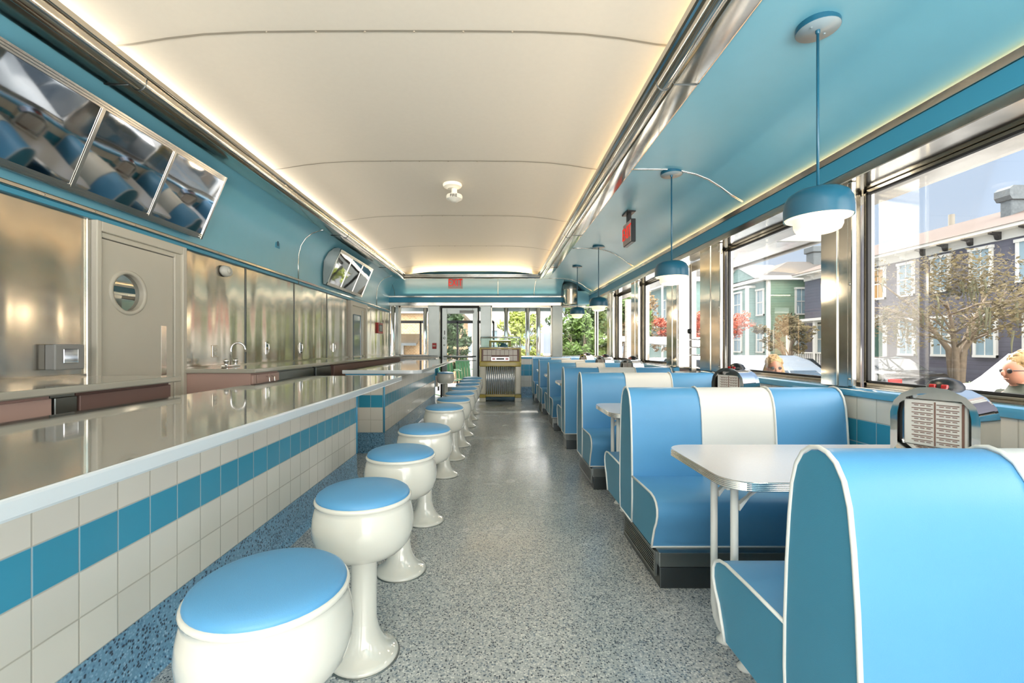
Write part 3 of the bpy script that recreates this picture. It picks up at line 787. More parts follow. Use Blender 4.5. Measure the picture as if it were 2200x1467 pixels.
display('smaller-looking mirrored three-panel display case towards the back wall', 6.42, 8.08)

# ------------------------------------------------------------------ stools
def make_stool(loc, label):
    t = thing('counter_stool', label, 'stool', loc, 0, 'stools along the counter')
    MB().lathe([(0, 0), (.131, 0), (.133, .006), (.131, .014), (.118, .022), (.098, .035), (.08, .055), (.066, .082), (.056, .112), (.0505, .138), (.0495, .14), (.0495, .40), (.052, .41)], seg=40).build('pedestal', 'stool_white', t, smooth=50)
    MB().lathe([(0, .405), (.07, .405), (.12, .412), (.157, .43), (.181, .46), (.192, .50), (.194, .535), (.190, .568), (.182, .60), (.179, .614), (.183, .618), (.186, .624), (.184, .631), (.178, .634), (.1, .634), (0, .634)], seg=48).build('seat_shell', 'stool_white', t, smooth=60)
    MB().lathe([(.177, .628), (.1785, .636), (.175, .645), (.162, .654), (.14, .661), (.1, .668), (.05, .672), (0, .673)], seg=48).build('seat_cushion', 'vinyl', t, smooth=60)
    MB().lathe([(.1295, 0), (.139, .0), (.139, .002), (.1295, .003)], seg=32).build('floor_ring', 'steel_grey', t)
    return t
sts = [(-.555, 1.07), (-.528, 1.735), (-.525, 2.39), (-.508, 3.07), (-.5, 4.15), (-.475, 4.78), (-.46, 5.4), (-.455, 6.03), (-.45, 6.68), (-.45, 7.3), (-.45, 7.93)]
ordn = ['nearest', 'second', 'third', 'fourth', 'fifth', 'sixth', 'seventh', 'eighth', 'ninth', 'tenth', 'last']
s0 = None
for (x, y), nmm in zip(sts, ordn):
    lb = ('white pedestal stool with blue round seat, %s from the camera in the aisle row' % nmm) if nmm not in ('nearest', 'last') else ('white pedestal stool with blue round seat, the very nearest, cut by the frame' if nmm == 'nearest' else 'white pedestal stool with blue seat at the far end of the aisle row')
    if s0 is None: s0 = make_stool((x, y, 0), lb)
    else: dup(s0, (x, y, 0), lb)
dup(s0, (-1.12, 9.5, 0), 'lone blue-seated stool at the far end of the counter beside the exit door')

# ------------------------------------------------------------------ booths
LX = [0, .425, .862, 1.29]
bk = [(-.118, .18), (-.126, .33), (-.124, .47), (-.117, .62), (-.106, .76), (-.095, .85), (-.079, .905), (-.055, .942), (-.028, .96), (0, .966)]
bk = bk+[(-y, z) for y, z in bk[-2::-1]]
st = [(-.10, .18), (-.452, .18), (-.466, .225), (-.492, .29), (-.518, .33), (-.532, .37), (-.531, .405), (-.515, .432), (-.485, .449), (-.44, .457), (-.3, .456), (-.10, .45)]
def sect(prof, x, sc, flip=1):
    cy = sum(p[0] for p in prof)/len(prof); cz = sum(p[1] for p in prof)/len(prof)
    return [(x, flip*(cy+(p[0]-cy)*(1-sc)), cz+(p[1]-cz)*(1-sc) if p[1] > .19 else p[1]) for p in prof]
def cushion(prof, xa, xb, flip=1, k=.02):
    xs = [xa, xa+.006, xa+.02, xa+.06, (xa+xb)/2, xb-.06, xb-.02, xb-.006, xb]
    sc = [k, k*.5, k*.2, 0, 0, 0, k*.2, k*.5, k]
    return MB().loft([sect(prof, x, s, flip) for x, s in zip(xs, sc)])
def bench(label, y, faces):
    """faces: list of -1 (seat towards the camera) and/or +1 (seat away)"""
    kind = 'double' if len(faces) == 2 else 'single'
    t = thing('booth_bench', label, 'booth bench', (.80, y, 0), 0, 'blue and white booth benches')
    back = []
    for i in range(3):
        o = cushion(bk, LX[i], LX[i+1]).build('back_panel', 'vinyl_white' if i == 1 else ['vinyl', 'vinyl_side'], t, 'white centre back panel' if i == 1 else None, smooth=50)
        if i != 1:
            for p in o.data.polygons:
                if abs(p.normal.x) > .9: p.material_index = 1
    for i, x in enumerate(LX):
        k = .006 if 0 < i < 3 else .0
        path = [(x+(.001 if i == 0 else 0), yy*1.012, zz+.003 if zz > .5 else zz) for yy, zz in bk]
        if i in (0, 3): path = path+[path[0]]
        MB().tube(path, .006, 8).build('piping', 'piping', t)
    for x0, x1 in ((LX[0], LX[3]),):
        for s in (-1, 1):
            MB().tube([(x0, s*.118, .183), (x1, s*.118, .183)], .005, 6).build('piping', 'piping', t)
    for s in faces:
        fl = 1 if s == -1 else -1
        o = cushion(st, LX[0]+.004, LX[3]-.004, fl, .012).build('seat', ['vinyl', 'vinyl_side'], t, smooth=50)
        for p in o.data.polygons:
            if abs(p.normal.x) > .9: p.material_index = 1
        for x in (LX[0]+.001, LX[3]):
            MB().tube([(x, fl*yy, zz) for yy, zz in st[1:-1]+[(-.123, .451)]], .006, 8).build('piping', 'piping', t)
        MB().tube([(0, fl*-.455, .183), (1.29, fl*-.455, .183)], .005, 6).build('piping', 'piping', t)
    ya = -.515 if -1 in faces else -.12
    MB().box(.022, 1.29, ya, .12, 0, .105).build('kick_plate', 'steel_dark', t, bevel=.003)
    MB().box(.018, 1.29, ya+.0, .12, .107, .18).build('base', 'steel_grey', t, bevel=.003)
    if 1 in faces: MB().box(.4, 1.29, .12, .45, 0, .18).build('base', 'steel_grey', t)
    if -1 in faces:
        v = MB().box(.006, .018, ya+.03, .06, .045, .06).box(.006, .018, ya+.03, .06, .16, .172).box(.006, .018, ya+.03, ya+.05, .06, .16).box(.006, .018, .045, .06, .06, .16)
        v.build('vent_frame', 'steel_grey', t)
        sl = MB()
        for i in range(7): sl.box(.008, .016, ya+.05, .045, .065+i*.0138, .0715+i*.0138)
        g = sl.build('vent_slats', 'steel_grey', t)
        MB().box(.017, .0185, ya+.05, .045, .06, .16).build('vent_back', 'dark', t)
    return t
bench('nearest booth bench with its back to the camera, at the right edge', 1.09, [1])
bench('double booth bench beyond the nearest table, big white centre panel facing the camera', 2.72, [-1, 1])
bench('booth bench facing the camera just before the side door', 4.24, [-1])
bench('booth bench with its back to the camera just past the side door', 5.31, [1])
bench('double booth bench, the one between the third and fourth tables from the camera', 6.83, [-1, 1])
bench('double booth bench, the one between the last two tables', 8.35, [-1, 1])
bench('last booth bench, against the back wall under the corner window', 9.93, [-1])

def table(label, y):
    t = thing('booth_table', label, 'table', (.83, y, 0), 0, 'booth tables')
    pts = rrect(0, 1.29, -.31, .31, [.0, .11, .11, .0], 8)
    mb = MB(); f = mb.bm.faces.new([mb.bm.verts.new((p[0], p[1], .731)) for p in offset_pts(pts, -.004, 0, 0)])
    mb.bm.faces.new([mb.bm.verts.new((p[0], p[1], .697)) for p in offset_pts(pts, -.006, 0, 0)][::-1])
    mb.build('tabletop', 'laminate', t)
    prof = []
    for i in range(5):
        z0 = .7305-i*.0066
        prof += [(-.004, z0), (.0, z0-.0012), (.001, z0-.0033), (.0, z0-.0052)]
    prof.append((-.005, .697))
    MB().loft([[(p[0], p[1], z) for p in offset_pts(pts, d, 0, 0)] for d, z in prof], smooth=True, caps=False).build('ribbed_edge', 'chrome', t, 'ribbed chrome table edge')
    for yy in (-.215, -.06):
        path = [(.07, yy, .69), (.07, yy, .30), (.071, yy, .16), (.08, yy, .1), (.1, yy, .05), (.115, yy, .035)]
        lg = MB().tube(path, .0138, 12).build('leg', 'white_paint', t)
        MB().lathe([(0, .04), (.016, .038), (.02, .02), (.032, .004), (.034, 0), (0, 0)], (.115, yy, 0), 16).build('foot', 'white_paint', lg)
        MB().prism([(.085, .625), (.085, .60), (.15, .69), (.175, .69)], 1, yy-.012, yy+.012).build('brace', 'white_paint', t)
    MB().box(.05, 1.2, -.2, -.18, .67, .697).box(.05, 1.2, -.05, -.03, .67, .697).build('under_rail', 'white_paint', t)
    MB().tube([(1.05, -.1, .69), (1.05, -.1, .02)], .02, 12).build('leg', 'white_paint', t)
    MB().lathe([(0, .02), (.05, .015), (.06, 0), (0, 0)], (1.05, -.1, 0), 16).build('foot', 'white_paint', t)
    return t
tb = table('nearest booth table, pale top with ribbed chrome edge and two white legs', 1.875)
dup(tb, (.83, 3.47, 0), 'second booth table from the camera, between two facing benches')
dup(tb, (.83, 6.07, 0), 'booth table just past the side door')
dup(tb, (.83, 7.6, 0), 'fourth booth table from the camera, its corner just showing')
dup(tb, (.83, 9.13, 0), 'last booth table, by the back wall')

# table-top jukeboxes
def mini_juke(label, y):
    t = thing('tabletop_jukebox', label, 'jukebox', (1.80, y, .735), .42, 'chrome tabletop jukeboxes')
    # faces -x ; rounded arch cross-section in y-z
    def arch(w, h, d=0):
        p = [(-w, .0), (-w, h*.62)]
        for i in range(1, 8):
            a = PI-i/8*PI; p.append((w*math.cos(a), h*.62+h*.38*math.sin(a)))
        return p+[(w, h*.62), (w, 0)]
    MB().prism(arch(.135, .31), 0, .03, .17, smooth=False).build('body', 'chrome', t, smooth=45)
    for s in (-1, 1):
        MB().prism([(s*.115, 0), (s*.14, 0), (s*.14, .2), (s*.128, .25), (s*.1, .285), (s*.085, .27), (s*.108, .24), (s*.115, .2)], 0, -.02, .12).build('side_pillar', 'chrome', t, smooth=30)
    MB().prism([(-.085, .27), (-.1, .285), (-.05, .312), (0, .318), (.05, .312), (.1, .285), (.085, .27), (.04, .288), (0, .292), (-.04, .288)], 0, -.02, .1).build('crown', 'chrome', t, smooth=30)
    MB().box(-.002, .03, -.1, .1, .07, .26, .003, 1).build('title_window', 'paper', t)
    tx = MB()
    for c in range(2):
        for rw in range(9):
            zz = .245-rw*.019; y0 = -.075+c*.08
            tx.box(-.004, -.002, y0, y0+.068, zz-.002, zz+.001)
            for q in range(3): tx.box(-.0035, -.002, y0+.006+.02*q, y0+.02+.02*q, zz-.009, zz-.006)
    tx.box(-.005, -.002, -.004, .0, .075, .255).box(-.005, -.002, -.09, -.083, .075, .255)
    tx.build('title_strips', 'ink', t)
    MB().prism([(-.05, .0), (-.05, .045), (-.008, .07), (.03, .07), (.03, 0)], 1, -.115, .115).build('selector_ledge', 'chrome', t)
    kt = MB()
    for i in range(10): kt.box(-.056, -.049, .1-i*.0215-.008, .1-i*.0215+.008, .012, .034, .001, 1)
    ks = kt.build('selector_keys', 'paper', t)
    text('key_letters', 'A B C D E F G H J K', .0215, 'ink_dark', ks, facing((-.0575, 0.001, .023), '-x'), .0008, 1.0)
    dome = [(0, .30)]
    MB().lathe([(.06, 0), (.058, .02), (.045, .04), (.02, .052), (0, .055)], (.09, 0, .30), 20).build('speaker_dome', 'black', t)
    MB().box(.026, .04, -.03, -.008, .31, .328, .004, 2).box(.026, .04, .008, .03, .31, .328, .004, 2).build('red_lens', 'tail', t)
    return t
j0 = mini_juke('chrome tabletop jukebox on the nearest table, lettered keys showing', 1.80)
dup(j0, (1.80, 3.40, .735), 'chrome tabletop jukebox on the second table, behind the white bench panel', rz=.42)
dup(j0, (1.80, 6.03, .735), 'chrome tabletop jukebox beside the window just past the side door', rz=.42)
dup(j0, (1.80, 7.56, .735), 'chrome tabletop jukebox on the fourth table along the windows', rz=.42)
dup(j0, (1.80, 9.08, .735), 'farthest chrome tabletop jukebox, by the corner window', rz=.42)

# ------------------------------------------------------------------ pendants
def pendant(label, y, x=1.51):
    t = thing('pendant_lamp', label, 'pendant lamp', (x, y, 1.76), 0, 'teal pendant lamps over the booths')
    MB().lathe([(0, .99), (.088, .985), (.09, .972), (.09, .95), (.088, .948)], seg=32).build('canopy', 'pendant', t, smooth=40)
    MB().lathe([(.0, .947), (.0885, .947), (.0885, .952)], seg=32).lathe([(0, .943), (.005, .944), (.006, .947)], (.045, 0.02, 0), 8).lathe([(0, .943), (.005, .944), (.006, .947)], (-.045, -.02, 0), 8).build('canopy_face', 'pendant_disc', t)
    MB().tube([(0, 0, .95), (0, 0, .19)], .0062, 10).lathe([(.0062, .93), (.01, .935), (.01, .95)], seg=12).lathe([(.0065, .215), (.012, .205), (.013, .195)], seg=12).build('rod', 'pendant', t)
    MB().lathe([(.01, .2), (.06, .198), (.095, .19), (.12, .172), (.134, .145), (.138, .11), (.138, .062), (.136, .062), (.136, .11), (.13, .145), (.115, .17), (.06, .194), (.01, .196)], seg=48).build('shade', 'pendant', t, smooth=60)
    MB().lathe([(.134, .068), (.13, .06), (.102, .056), (.098, .05), (.097, .025), (.09, .008), (.07, -.002), (.04, -.006), (0, -.007)], seg=48).build('diffuser', 'opal', t, smooth=60)
    return t
p0 = pendant('nearest teal pendant lamp with glowing opal diffuser', 2.06)
dup(p0, (1.515, 3.80, 1.76), 'second teal pendant lamp from the camera, hung from the curved seam strip')
dup(p0, (1.53, 6.6, 1.76), 'third teal pendant lamp from the camera')
dup(p0, (1.51, 8.24, 1.76), 'farthest teal pendant lamp, near the steel corner box')
for y, x in ((2.06, 1.51), (3.8, 1.515), (6.6, 1.53), (8.24, 1.51)):
    l = bpy.data.lights.new('pendant_bulb', 'POINT'); l.energy = 6; l.color = (1, .8, .55); l.shadow_soft_size = .09
    o = bpy.data.objects.new('pendant_bulb', l); C.objects.link(o); o.location = (x, y, 1.72)

# ------------------------------------------------------------------ exit signs, smoke detectors
t = thing('exit_sign', 'lit red EXIT sign on the curved panel above the back door', 'exit sign', (-.93, 9.78, 2.51))
MB().box(-.16, .16, -.03, .03, 0, .245, .006, 2).build('housing', 'sign_face', t)
MB().box(-.085, .085, -.05, .12, .245, .285, .004, 1).build('mount', 'black', t)
text('exit_letters', 'EXIT', .235, 'red_sign', t, facing((0, -.033, .124), '-y'), .003, .66, 0)
t = thing('exit_sign', 'EXIT sign hung edge-on from the blue ceiling between pendants', 'exit sign', (1.49, 4.95, 2.37))
MB().box(-.018, .032, -.15, .15, 0, .255, .005, 1).build('housing', 'black', t)
MB().box(-.024, -.018, -.142, .142, .008, .247, .002, 1).build('face', 'sign_face', t)
MB().box(-.05, .05, -.1, .1, .345, .368, .004, 1).box(-.02, .02, -.03, .03, .25, .35).build('mount', 'black', t)
text('exit_letters', 'EXIT', .2, 'red_sign', t, facing((-.027, 0, .127), '-x'), .002, .8, 0)
t = thing('smoke_detector', 'white smoke detector dome on the cream ceiling, FIRE on its lower part', 'smoke detector', (-.46, 4.5, 2.888))
MB().lathe([(0, 0), (.095, 0), (.098, -.012), (.09, -.03), (.06, -.04), (.05, -.05), (0, -.05)], seg=32).build('base', 'white_plastic', t, smooth=40)
MB().lathe([(.028, -.045), (.03, -.1), (.05, -.105), (0.078, -.115), (.084, -.13), (.08, -.155), (.05, -.17), (.03, -.185), (0, -.187)], (.02, 0, 0), seg=32).build('horn', 'white_plastic', t, smooth=40)
text('fire_text', 'FIRE', .04, 'ink_dark', t, facing((.02, -.084, -.142), '-y'), .003)

# stainless corner box
t = thing('corner_duct_box', 'curved stainless box at the ceiling corner above the last booth', 'duct box', (1.72, BW-.3, 2.2))
MB().lathe([(.17, 0), (.17, .34)], (0, .0, 0), 32, 'z').lathe([(0, 0), (.17, 0)], (0, 0, 0), 32).build('cylinder', 'steel', t, smooth=50)
MB().lathe([(.17, .34), (.19, .34), (.19, .47), (.17, .5), (0, .5)], seg=32).build('cap', 'steel_grey', t, smooth=50)
MB().box(0, .42, -.1, .22, 0, .3, .01, 2).build('side_box', 'blue_ceiling', t)

# ------------------------------------------------------------------ big jukebox
t = thing('jukebox', 'mustard and ivory vintage jukebox with glass top and chrome ribbed grille', 'jukebox', (.07, 9.85, 0))
W = .46
MB().box(-W+.02, W-.02, -.2, .28, .1, .86, .01, 2).build('cabinet', 'steel_dark', t)
for s in (-1, 1):
    MB().box(min(s*W, s*(W-.14)), max(s*W, s*(W-.14)), -.24, .26, .16, .80, .03, 3).build('side_pilaster', 'jk_white', t)
    MB().box(min(s*W, s*(W-.14)), max(s*W, s*(W-.14)), -.24, .26, .0, .09, .006, 1).build('foot', 'jk_white', t)
MB().box(-W, -W+.14, -.25, .27, .09, .16, .01, 1).box(W-.14, W, -.25, .27, .09, .16, .01, 1).box(-W+.14, W-.14, -.235, -.2, .11, .165, .006, 1).build('lower_band', 'jk_yellow', t)
ribs = MB()
nr = 15
for i in range(nr):
    x = -W+.16+(2*W-.32)*i/(nr-1); ribs.tube([(x, -.205, .17), (x, -.205, .79)], .0125, 8)
ribs.build('ribbed_grille', 'chrome', t)
MB().box(-W, W, -.27, .28, .775, .89, .02, 3).box(-W, -W+.045, -.24, .28, .86, 1.17, .012, 2).box(W-.045, W, -.24, .28, .86, 1.17, .012, 2).box(-W, W, -.2, .28, 1.16, 1.19, .008, 2).build('mustard_surround', 'jk_yellow', t)
fr = MB(); a = math.radians(14)
MB().loft([[(-W+.05, -.245, .885), (W-.05, -.245, .885), (W-.05, -.2, 1.155), (-W+.05, -.2, 1.155)], [(-W+.05, -.1, .885), (W-.05, -.1, .885), (W-.05, -.1, 1.155), (-W+.05, -.1, 1.155)]], smooth=False).build('selection_panel', 'mauve', t)
def onp(z): return -.245+(z-.885)/(1.155-.885)*.045-.004
cards = MB(); ln = MB()
for i in range(8):
    x = -W+.085+i*(2*W-.17-.09)/7
    for k in range(2):
        if k == 0 and 2 <= i <= 5: continue
        z0 = .905+k*.125; z1 = z0+.11
        cards.quad([(x, onp(z0), z0), (x+.085, onp(z0), z0), (x+.085, onp(z1), z1), (x, onp(z1), z1)])
        for q in range(7):
            zz = z0+.012+q*.014; ln.quad([(x+.006, onp(zz)-.001, zz), (x+.078, onp(zz)-.001, zz), (x+.078, onp(zz+.0014)-.001, zz+.0014), (x+.006, onp(zz+.0014)-.001, zz+.0014)])
c = cards.build('title_cards', 'paper', t); ln.build('card_lines', 'ink', c)
MB().box(-.2, .2, -.262, -.235, .9, .99, .006, 1).build('coin_plate', 'chrome', t)
MB().box(-.18, -.11, -.27, -.26, .918, .972, .004, 1).box(.11, .18, -.27, -.26, .918, .972, .004, 1).build('selector_buttons', 'tail', t)
MB().box(-.09, .09, -.268, -.26, .925, .965, .004, 1).build('coin_slot', 'ink_dark', t)
gl = MB().loft([[(-W+.02, -.17, 1.19), (W-.02, -.17, 1.19), (W-.02, -.02, 1.42), (-W+.02, -.02, 1.42)], [(-W+.02, .27, 1.19), (W-.02, .27, 1.19), (W-.02, .27, 1.42), (-W+.02, .27, 1.42)]], smooth=False)
gl.build('glass_lid', 'glass_green', t)
lf = MB()
for s in (-1, 1):
    lf.tube([(s*(W-.02), -.17, 1.19), (s*(W-.02), -.02, 1.42), (s*(W-.02), .27, 1.42)], .012)
lf.tube([(-W+.02, -.02, 1.425), (W-.02, -.02, 1.425)], .016).tube([(-W+.02, -.17, 1.195), (W-.02, -.17, 1.195)], .012).tube([(-W+.02, .27, 1.42), (W-.02, .27, 1.42)], .012)
lf.build('lid_frame', 'chrome', t)
mc = MB().box(-.25, -.2, .1, .2, 1.19, 1.34, .02, 2).box(.2, .25, .1, .2, 1.19, 1.34, .02, 2).box(-.25, .25, .1, .2, 1.31, 1.36, .02, 2)
mc.build('mechanism_arch', 'jk_yellow', t)
MB().lathe([(0, 0), (.09, 0), (.09, .05), (.05, .1), (0, .1)], (.08, .12, 1.19), 20).box(-.05, -.02, .08, .14, 1.19, 1.27).tube([(.08, .1, 1.29), (-.03, .05, 1.3)], .012).build('record_mechanism', 'jk_blue', t)

# ------------------------------------------------------------------ outdoors
G = -.6
o = MB().box(-40, 90, -2.0, 110, G-.2, G).build('street', 'asphalt'); tag(o, 'grey asphalt street and parking lot outside the windows', 'street'); o['kind'] = 'structure'; o.name = 'floor.001'
o = MB().box(14.6, 17.6, -2, 90, G, G+.12, .02, 1).build('floor.002', 'concrete'); o['kind'] = 'structure'
o = MB().box(-3.4, 4.0, 10.75, 15.2, G, -.06).build('floor.003', 'concrete'); o['kind'] = 'structure'
# base of the diner
struct('wall_right.002', MB().box(2.45, 2.55, Y0, YB+.25, G, .95), 'steel')

def house_window(par, mats, x, y, z, w, h, axis='x', pane='pane', proud=.05, out=-1):
    """window on a facade; axis x: facade faces -x"""
    f = MB(); p = MB()
    def B(m, u0, u1, v0, v1, d0, d1):
        if axis == 'x': m.box(x+min(d0*out, d1*out), x+max(d0*out, d1*out), y+u0, y+u1, z+v0, z+v1)
        else: m.box(x+u0, x+u1, y+min(d0*out, d1*out), y+max(d0*out, d1*out), z+v0, z+v1)
    b = .09
    B(f, -w/2-b, -w/2, -b, h+b, 0, proud+.04); B(f, w/2, w/2+b, -b, h+b, 0, proud+.04)
    B(f, -w/2-b-.03, w/2+b+.03, h, h+b+.02, 0, proud+.07); B(f, -w/2-b, w/2+b, -b, 0, 0, proud+.06)
    B(f, -w/2, w/2, h/2-.03, h/2+.03, 0, proud+.02); B(f, -.015, .015, 0, h, 0, proud+.015)
    B(p, -w/2, w/2, 0, h, 0, proud)
    loc = Vector(par.location)
    fo = f.move(-loc).build('window', mats, par); p.move(-loc).build('pane', pane, fo)
# dark house across the street
hx = 18.0
t = thing('dark_house', 'two-storey dark purple-grey clapboard house with white windows across the street', 'house', (hx+4, 17, G)); o = Vector(t.location)
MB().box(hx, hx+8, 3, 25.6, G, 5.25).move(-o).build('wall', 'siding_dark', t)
MB().box(hx-.5, hx+8.5, 2.6, 26, 5.3, 5.42).box(hx-.06, hx, 3, 25.6, 5.0, 5.3).move(-o).build('cornice', 'house_white', t)
MB().prism([(hx-.55, 5.42), (hx+4, 7.1), (hx+8.5, 5.42)], 1, 2.6, 26).move(-o).build('roof', 'shingle', t)
for k in range(24):
    yy = 3.6+k*.92
    MB().prism([(hx-.4, 5.33), (hx, 5.33), (hx, 5.0), (hx-.15, 5.05), (hx-.2, 5.2), (hx-.4, 5.24)], 1, yy, yy+.14).move(-o).build('bracket', 'dark' if yy < 19 else 'house_white', t)
for i, yy in enumerate((20.62, 19.22, 17.72, 16.24, 14.75, 13.2, 11.7, 23.6)):
    house_window(t, 'house_white', hx, yy, 3.5, .58, 1.3, pane='pane_amber' if i in (0, 7) else 'pane')
for i, yy in enumerate((19.2, 17.7, 16.1, 14.55, 13.0, 24.2)):
    house_window(t, 'house_white', hx, yy, .9, .6, 1.45, pane='pane')
MB().box(hx-.05, hx+.02, 20.35, 20.95, G+.5, 2.2).move(-o).build('front_door', 'green_door', t)
MB().box(hx-.08, hx, 20.2, 20.35, G, 2.6).box(hx-.08, hx, 20.95, 21.1, G, 2.6).box(hx-.08, hx, 20.2, 21.1, 2.2, 2.6).move(-o).build('door_surround', 'house_white', t)
pc = MB().box(hx-1.7, hx, 20.4, 25, 2.55, 2.68).box(hx-1.6, hx-1.45, 20.5, 20.65, G+.5, 2.55).box(hx-1.6, hx-1.45, 22.6, 22.75, G+.5, 2.55).box(hx-1.6, hx-1.45, 24.7, 24.85, G+.5, 2.55)
pc.move(-o).build('porch', 'house_white', t)
rl = MB().box(hx-1.58, hx-1.5, 21.2, 24.8, .85, .92).box(hx-1.7, hx, 20.3, 25.2, G, G+.5)
for k in range(26): rl.box(hx-1.56, hx-1.52, 21.2+k*.14, 21.24+k*.14, G+.5, .88)
for k in range(7): rl.box(hx-1.56, hx-1.52, 20.4+k*.12, 20.44+k*.12, G+.2+k*.05, .45+k*.06)
rl.move(-o).build('porch_railing', 'house_white', t)
ch = MB().box(hx+1.7, hx+2.3, 16.75, 17.15, 5.6, 7.1, .03, 1).prism([(hx+1.65, 6.85), (hx+1.55, 7.0), (hx+1.55, 7.25), (hx+1.7, 7.38), (hx+2.3, 7.38), (hx+2.45, 7.25), (hx+2.45, 7.0), (hx+2.35, 6.85)], 1, 16.68, 17.22)
ch.move(-o).build('chimney', 'brick_dark', t)
MB().lathe([(0, 0), (.13, 0), (.16, .02), (.16, .04), (0, .05)], (0, 0, 0), 20, 'x', sx=.8, sy=1.3).move((hx-.05, 13.75, 1.25)).move(-o).build('plaque', 'jk_yellow', t)

# green house
t = thing('green_house', 'two-storey sage green house with gable pediment and white corner boards', 'house', (20, 29.5, G)); o = Vector(t.location)
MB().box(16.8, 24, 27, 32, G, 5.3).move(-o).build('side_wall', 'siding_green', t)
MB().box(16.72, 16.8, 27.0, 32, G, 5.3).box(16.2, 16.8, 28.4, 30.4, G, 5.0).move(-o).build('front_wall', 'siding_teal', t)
MB().box(16.66, 16.84, 26.94, 27.1, G, 5.3).box(16.66, 16.84, 31.9, 32.1, G, 5.3).box(16.3, 24.4, 26.7, 32.4, 5.3, 5.55).box(16.12, 16.3, 28.3, 28.45, G, 5.0).box(16.12, 16.3, 30.35, 30.5, G, 5.0).box(16.1, 16.8, 28.3, 30.5, 5.0, 5.15).move(-o).build('white_trim', 'house_white', t)
MB().loft([[(16.3, 26.7, 5.55), (24.4, 26.7, 5.55), (24.4, 32.4, 5.55), (16.3, 32.4, 5.55)], [(19.0, 28.6, 6.75), (22.2, 28.6, 6.75), (22.2, 30.6, 6.75), (19.0, 30.6, 6.75)]], smooth=False).move(-o).build('roof', 'shingle_grey', t)
gb = MB().prism([(27.4, 5.5), (29.6, 6.6), (31.8, 5.5)], 0, 16.3, 18.6); gb.move(-o).build('gable', 'siding_teal', t)
MB().prism([(27.2, 5.5), (29.6, 6.72), (32.0, 5.5), (31.7, 5.5), (29.6, 6.55), (27.5, 5.5)], 0, 16.2, 18.6).move(-o).build('gable_trim', 'house_white', t)
MB().box(20.4, 21.1, 28.2, 28.9, 6.2, 7.3, .03, 1).box(20.3, 21.2, 28.1, 29.0, 7.3, 7.7, .04, 1).move(-o).build('chimney', 'brick_dark', t)
for z in (.9, 3.25): house_window(t, 'house_white', 18.75, 27, z, .62, 1.5, axis='y', out=-1)
for z in (.9, 3.25):
    house_window(t, 'house_white', 16.2, 29.4, z, .8, 1.5); house_window(t, 'house_white', 16.72, 31.2, z, .7, 1.5)
    house_window(t, 'house_white', 16.72, 27.75, z, .6, 1.5)

# far pale blue house beyond the green one
t = thing('blue_house', 'pale blue-white tall house partly hidden beyond the side door', 'house', (20, 44, G)); o = Vector(t.location)
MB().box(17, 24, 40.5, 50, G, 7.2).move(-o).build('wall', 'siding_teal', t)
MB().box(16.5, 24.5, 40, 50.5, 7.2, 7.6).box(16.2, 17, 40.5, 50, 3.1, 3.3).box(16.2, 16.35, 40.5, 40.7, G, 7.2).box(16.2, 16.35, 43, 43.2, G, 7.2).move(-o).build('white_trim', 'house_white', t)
MB().prism([(16.4, 7.6), (20.5, 9.4), (24.6, 7.6)], 1, 40, 50.5).box(18, 18.8, 41, 41.8, 8, 10.4).move(-o).build('roof', 'shingle_grey', t)
for yy in (42, 44.4, 46.8):
    for z in (.9, 4.1): house_window(t, 'house_white', 17, yy, z, .8, 1.7)

# tan brick building and white sided house behind the back windows
t = thing('brick_building', 'low tan brick building with barred windows behind the back windows', 'building', (-5, 20, G)); o = Vector(t.location)
MB().box(-12, -1.6, 18.5, 24, G, 2.6).move(-o).build('wall', 'brick_tan', t)
MB().box(-12.2, -1.4, 18.2, 24.2, 2.6, 2.95).move(-o).build('roof_edge', 'house_white', t)
for x in (-2.5, -4.3, -6): house_window(t, 'house_white', x, 18.5, .3, .55, 1.1, axis='y', out=-1, pane='pane')
MB().prism([(17.3, 1.35), (18.5, 1.75), (18.5, 1.6), (17.3, 1.25)], 0, -4.6, -3.2).move(-o).build('awning', 'steel_dark', t)
t = thing('white_house', 'white clapboard house with a porch behind the exit door', 'house', (1, 27, G)); o = Vector(t.location)
MB().box(-1.4, 2.6, 24.5, 32, G, 3.9).move(-o).build('wall', 'siding_white', t)
MB().prism([(-1.8, 3.9), (.6, 5.6), (3.0, 3.9)], 1, 24.1, 32.3).move(-o).build('roof', 'shingle_grey', t)
for x in (-.4, 1.6): house_window(t, 'house_white', x, 24.5, .6, .8, 1.5, axis='y', out=-1)

# back awning (lets only a thin sliver of sun through) and posts
t = thing('patio_awning', 'pale steel awning over the patio behind the back wall', 'awning', (0, 11.6, 2.4)); o = Vector(t.location)
MB().box(-3.4, 1.9, 11.3, 12.3, 2.36, 2.44, .01, 1).box(-3.4, 1.9, 12.22, 12.3, 2.2, 2.44).move(-o).build('roof_sheet', 'steel_grey', t)
for x, y in ((-2.9, 12.2), (-2.0, 12.2), (.25, 12.2), (1.12, 11.9), (.85, 12.2)):
    MB().tube([(x, y, -.06), (x, y, 2.36)], .06, 12).move(-o).build('post', 'steel', t)
t = thing('patio_screen', 'black framed glazed screen around the patio behind the exit door', 'screen', (-1.5, 12.7, -.06))
fr = MB()
for x in (-1.35, -.72, -.2, .35, .95, 1.4): fr.box(x-.025, x+.025, -.03, .03, 0, 2.0)
fr.box(-1.4, 1.4, -.03, .03, 1.95, 2.03).box(-1.4, 1.4, -.02, .02, .95, 1.0); fr.build('frame', 'rubber', t)
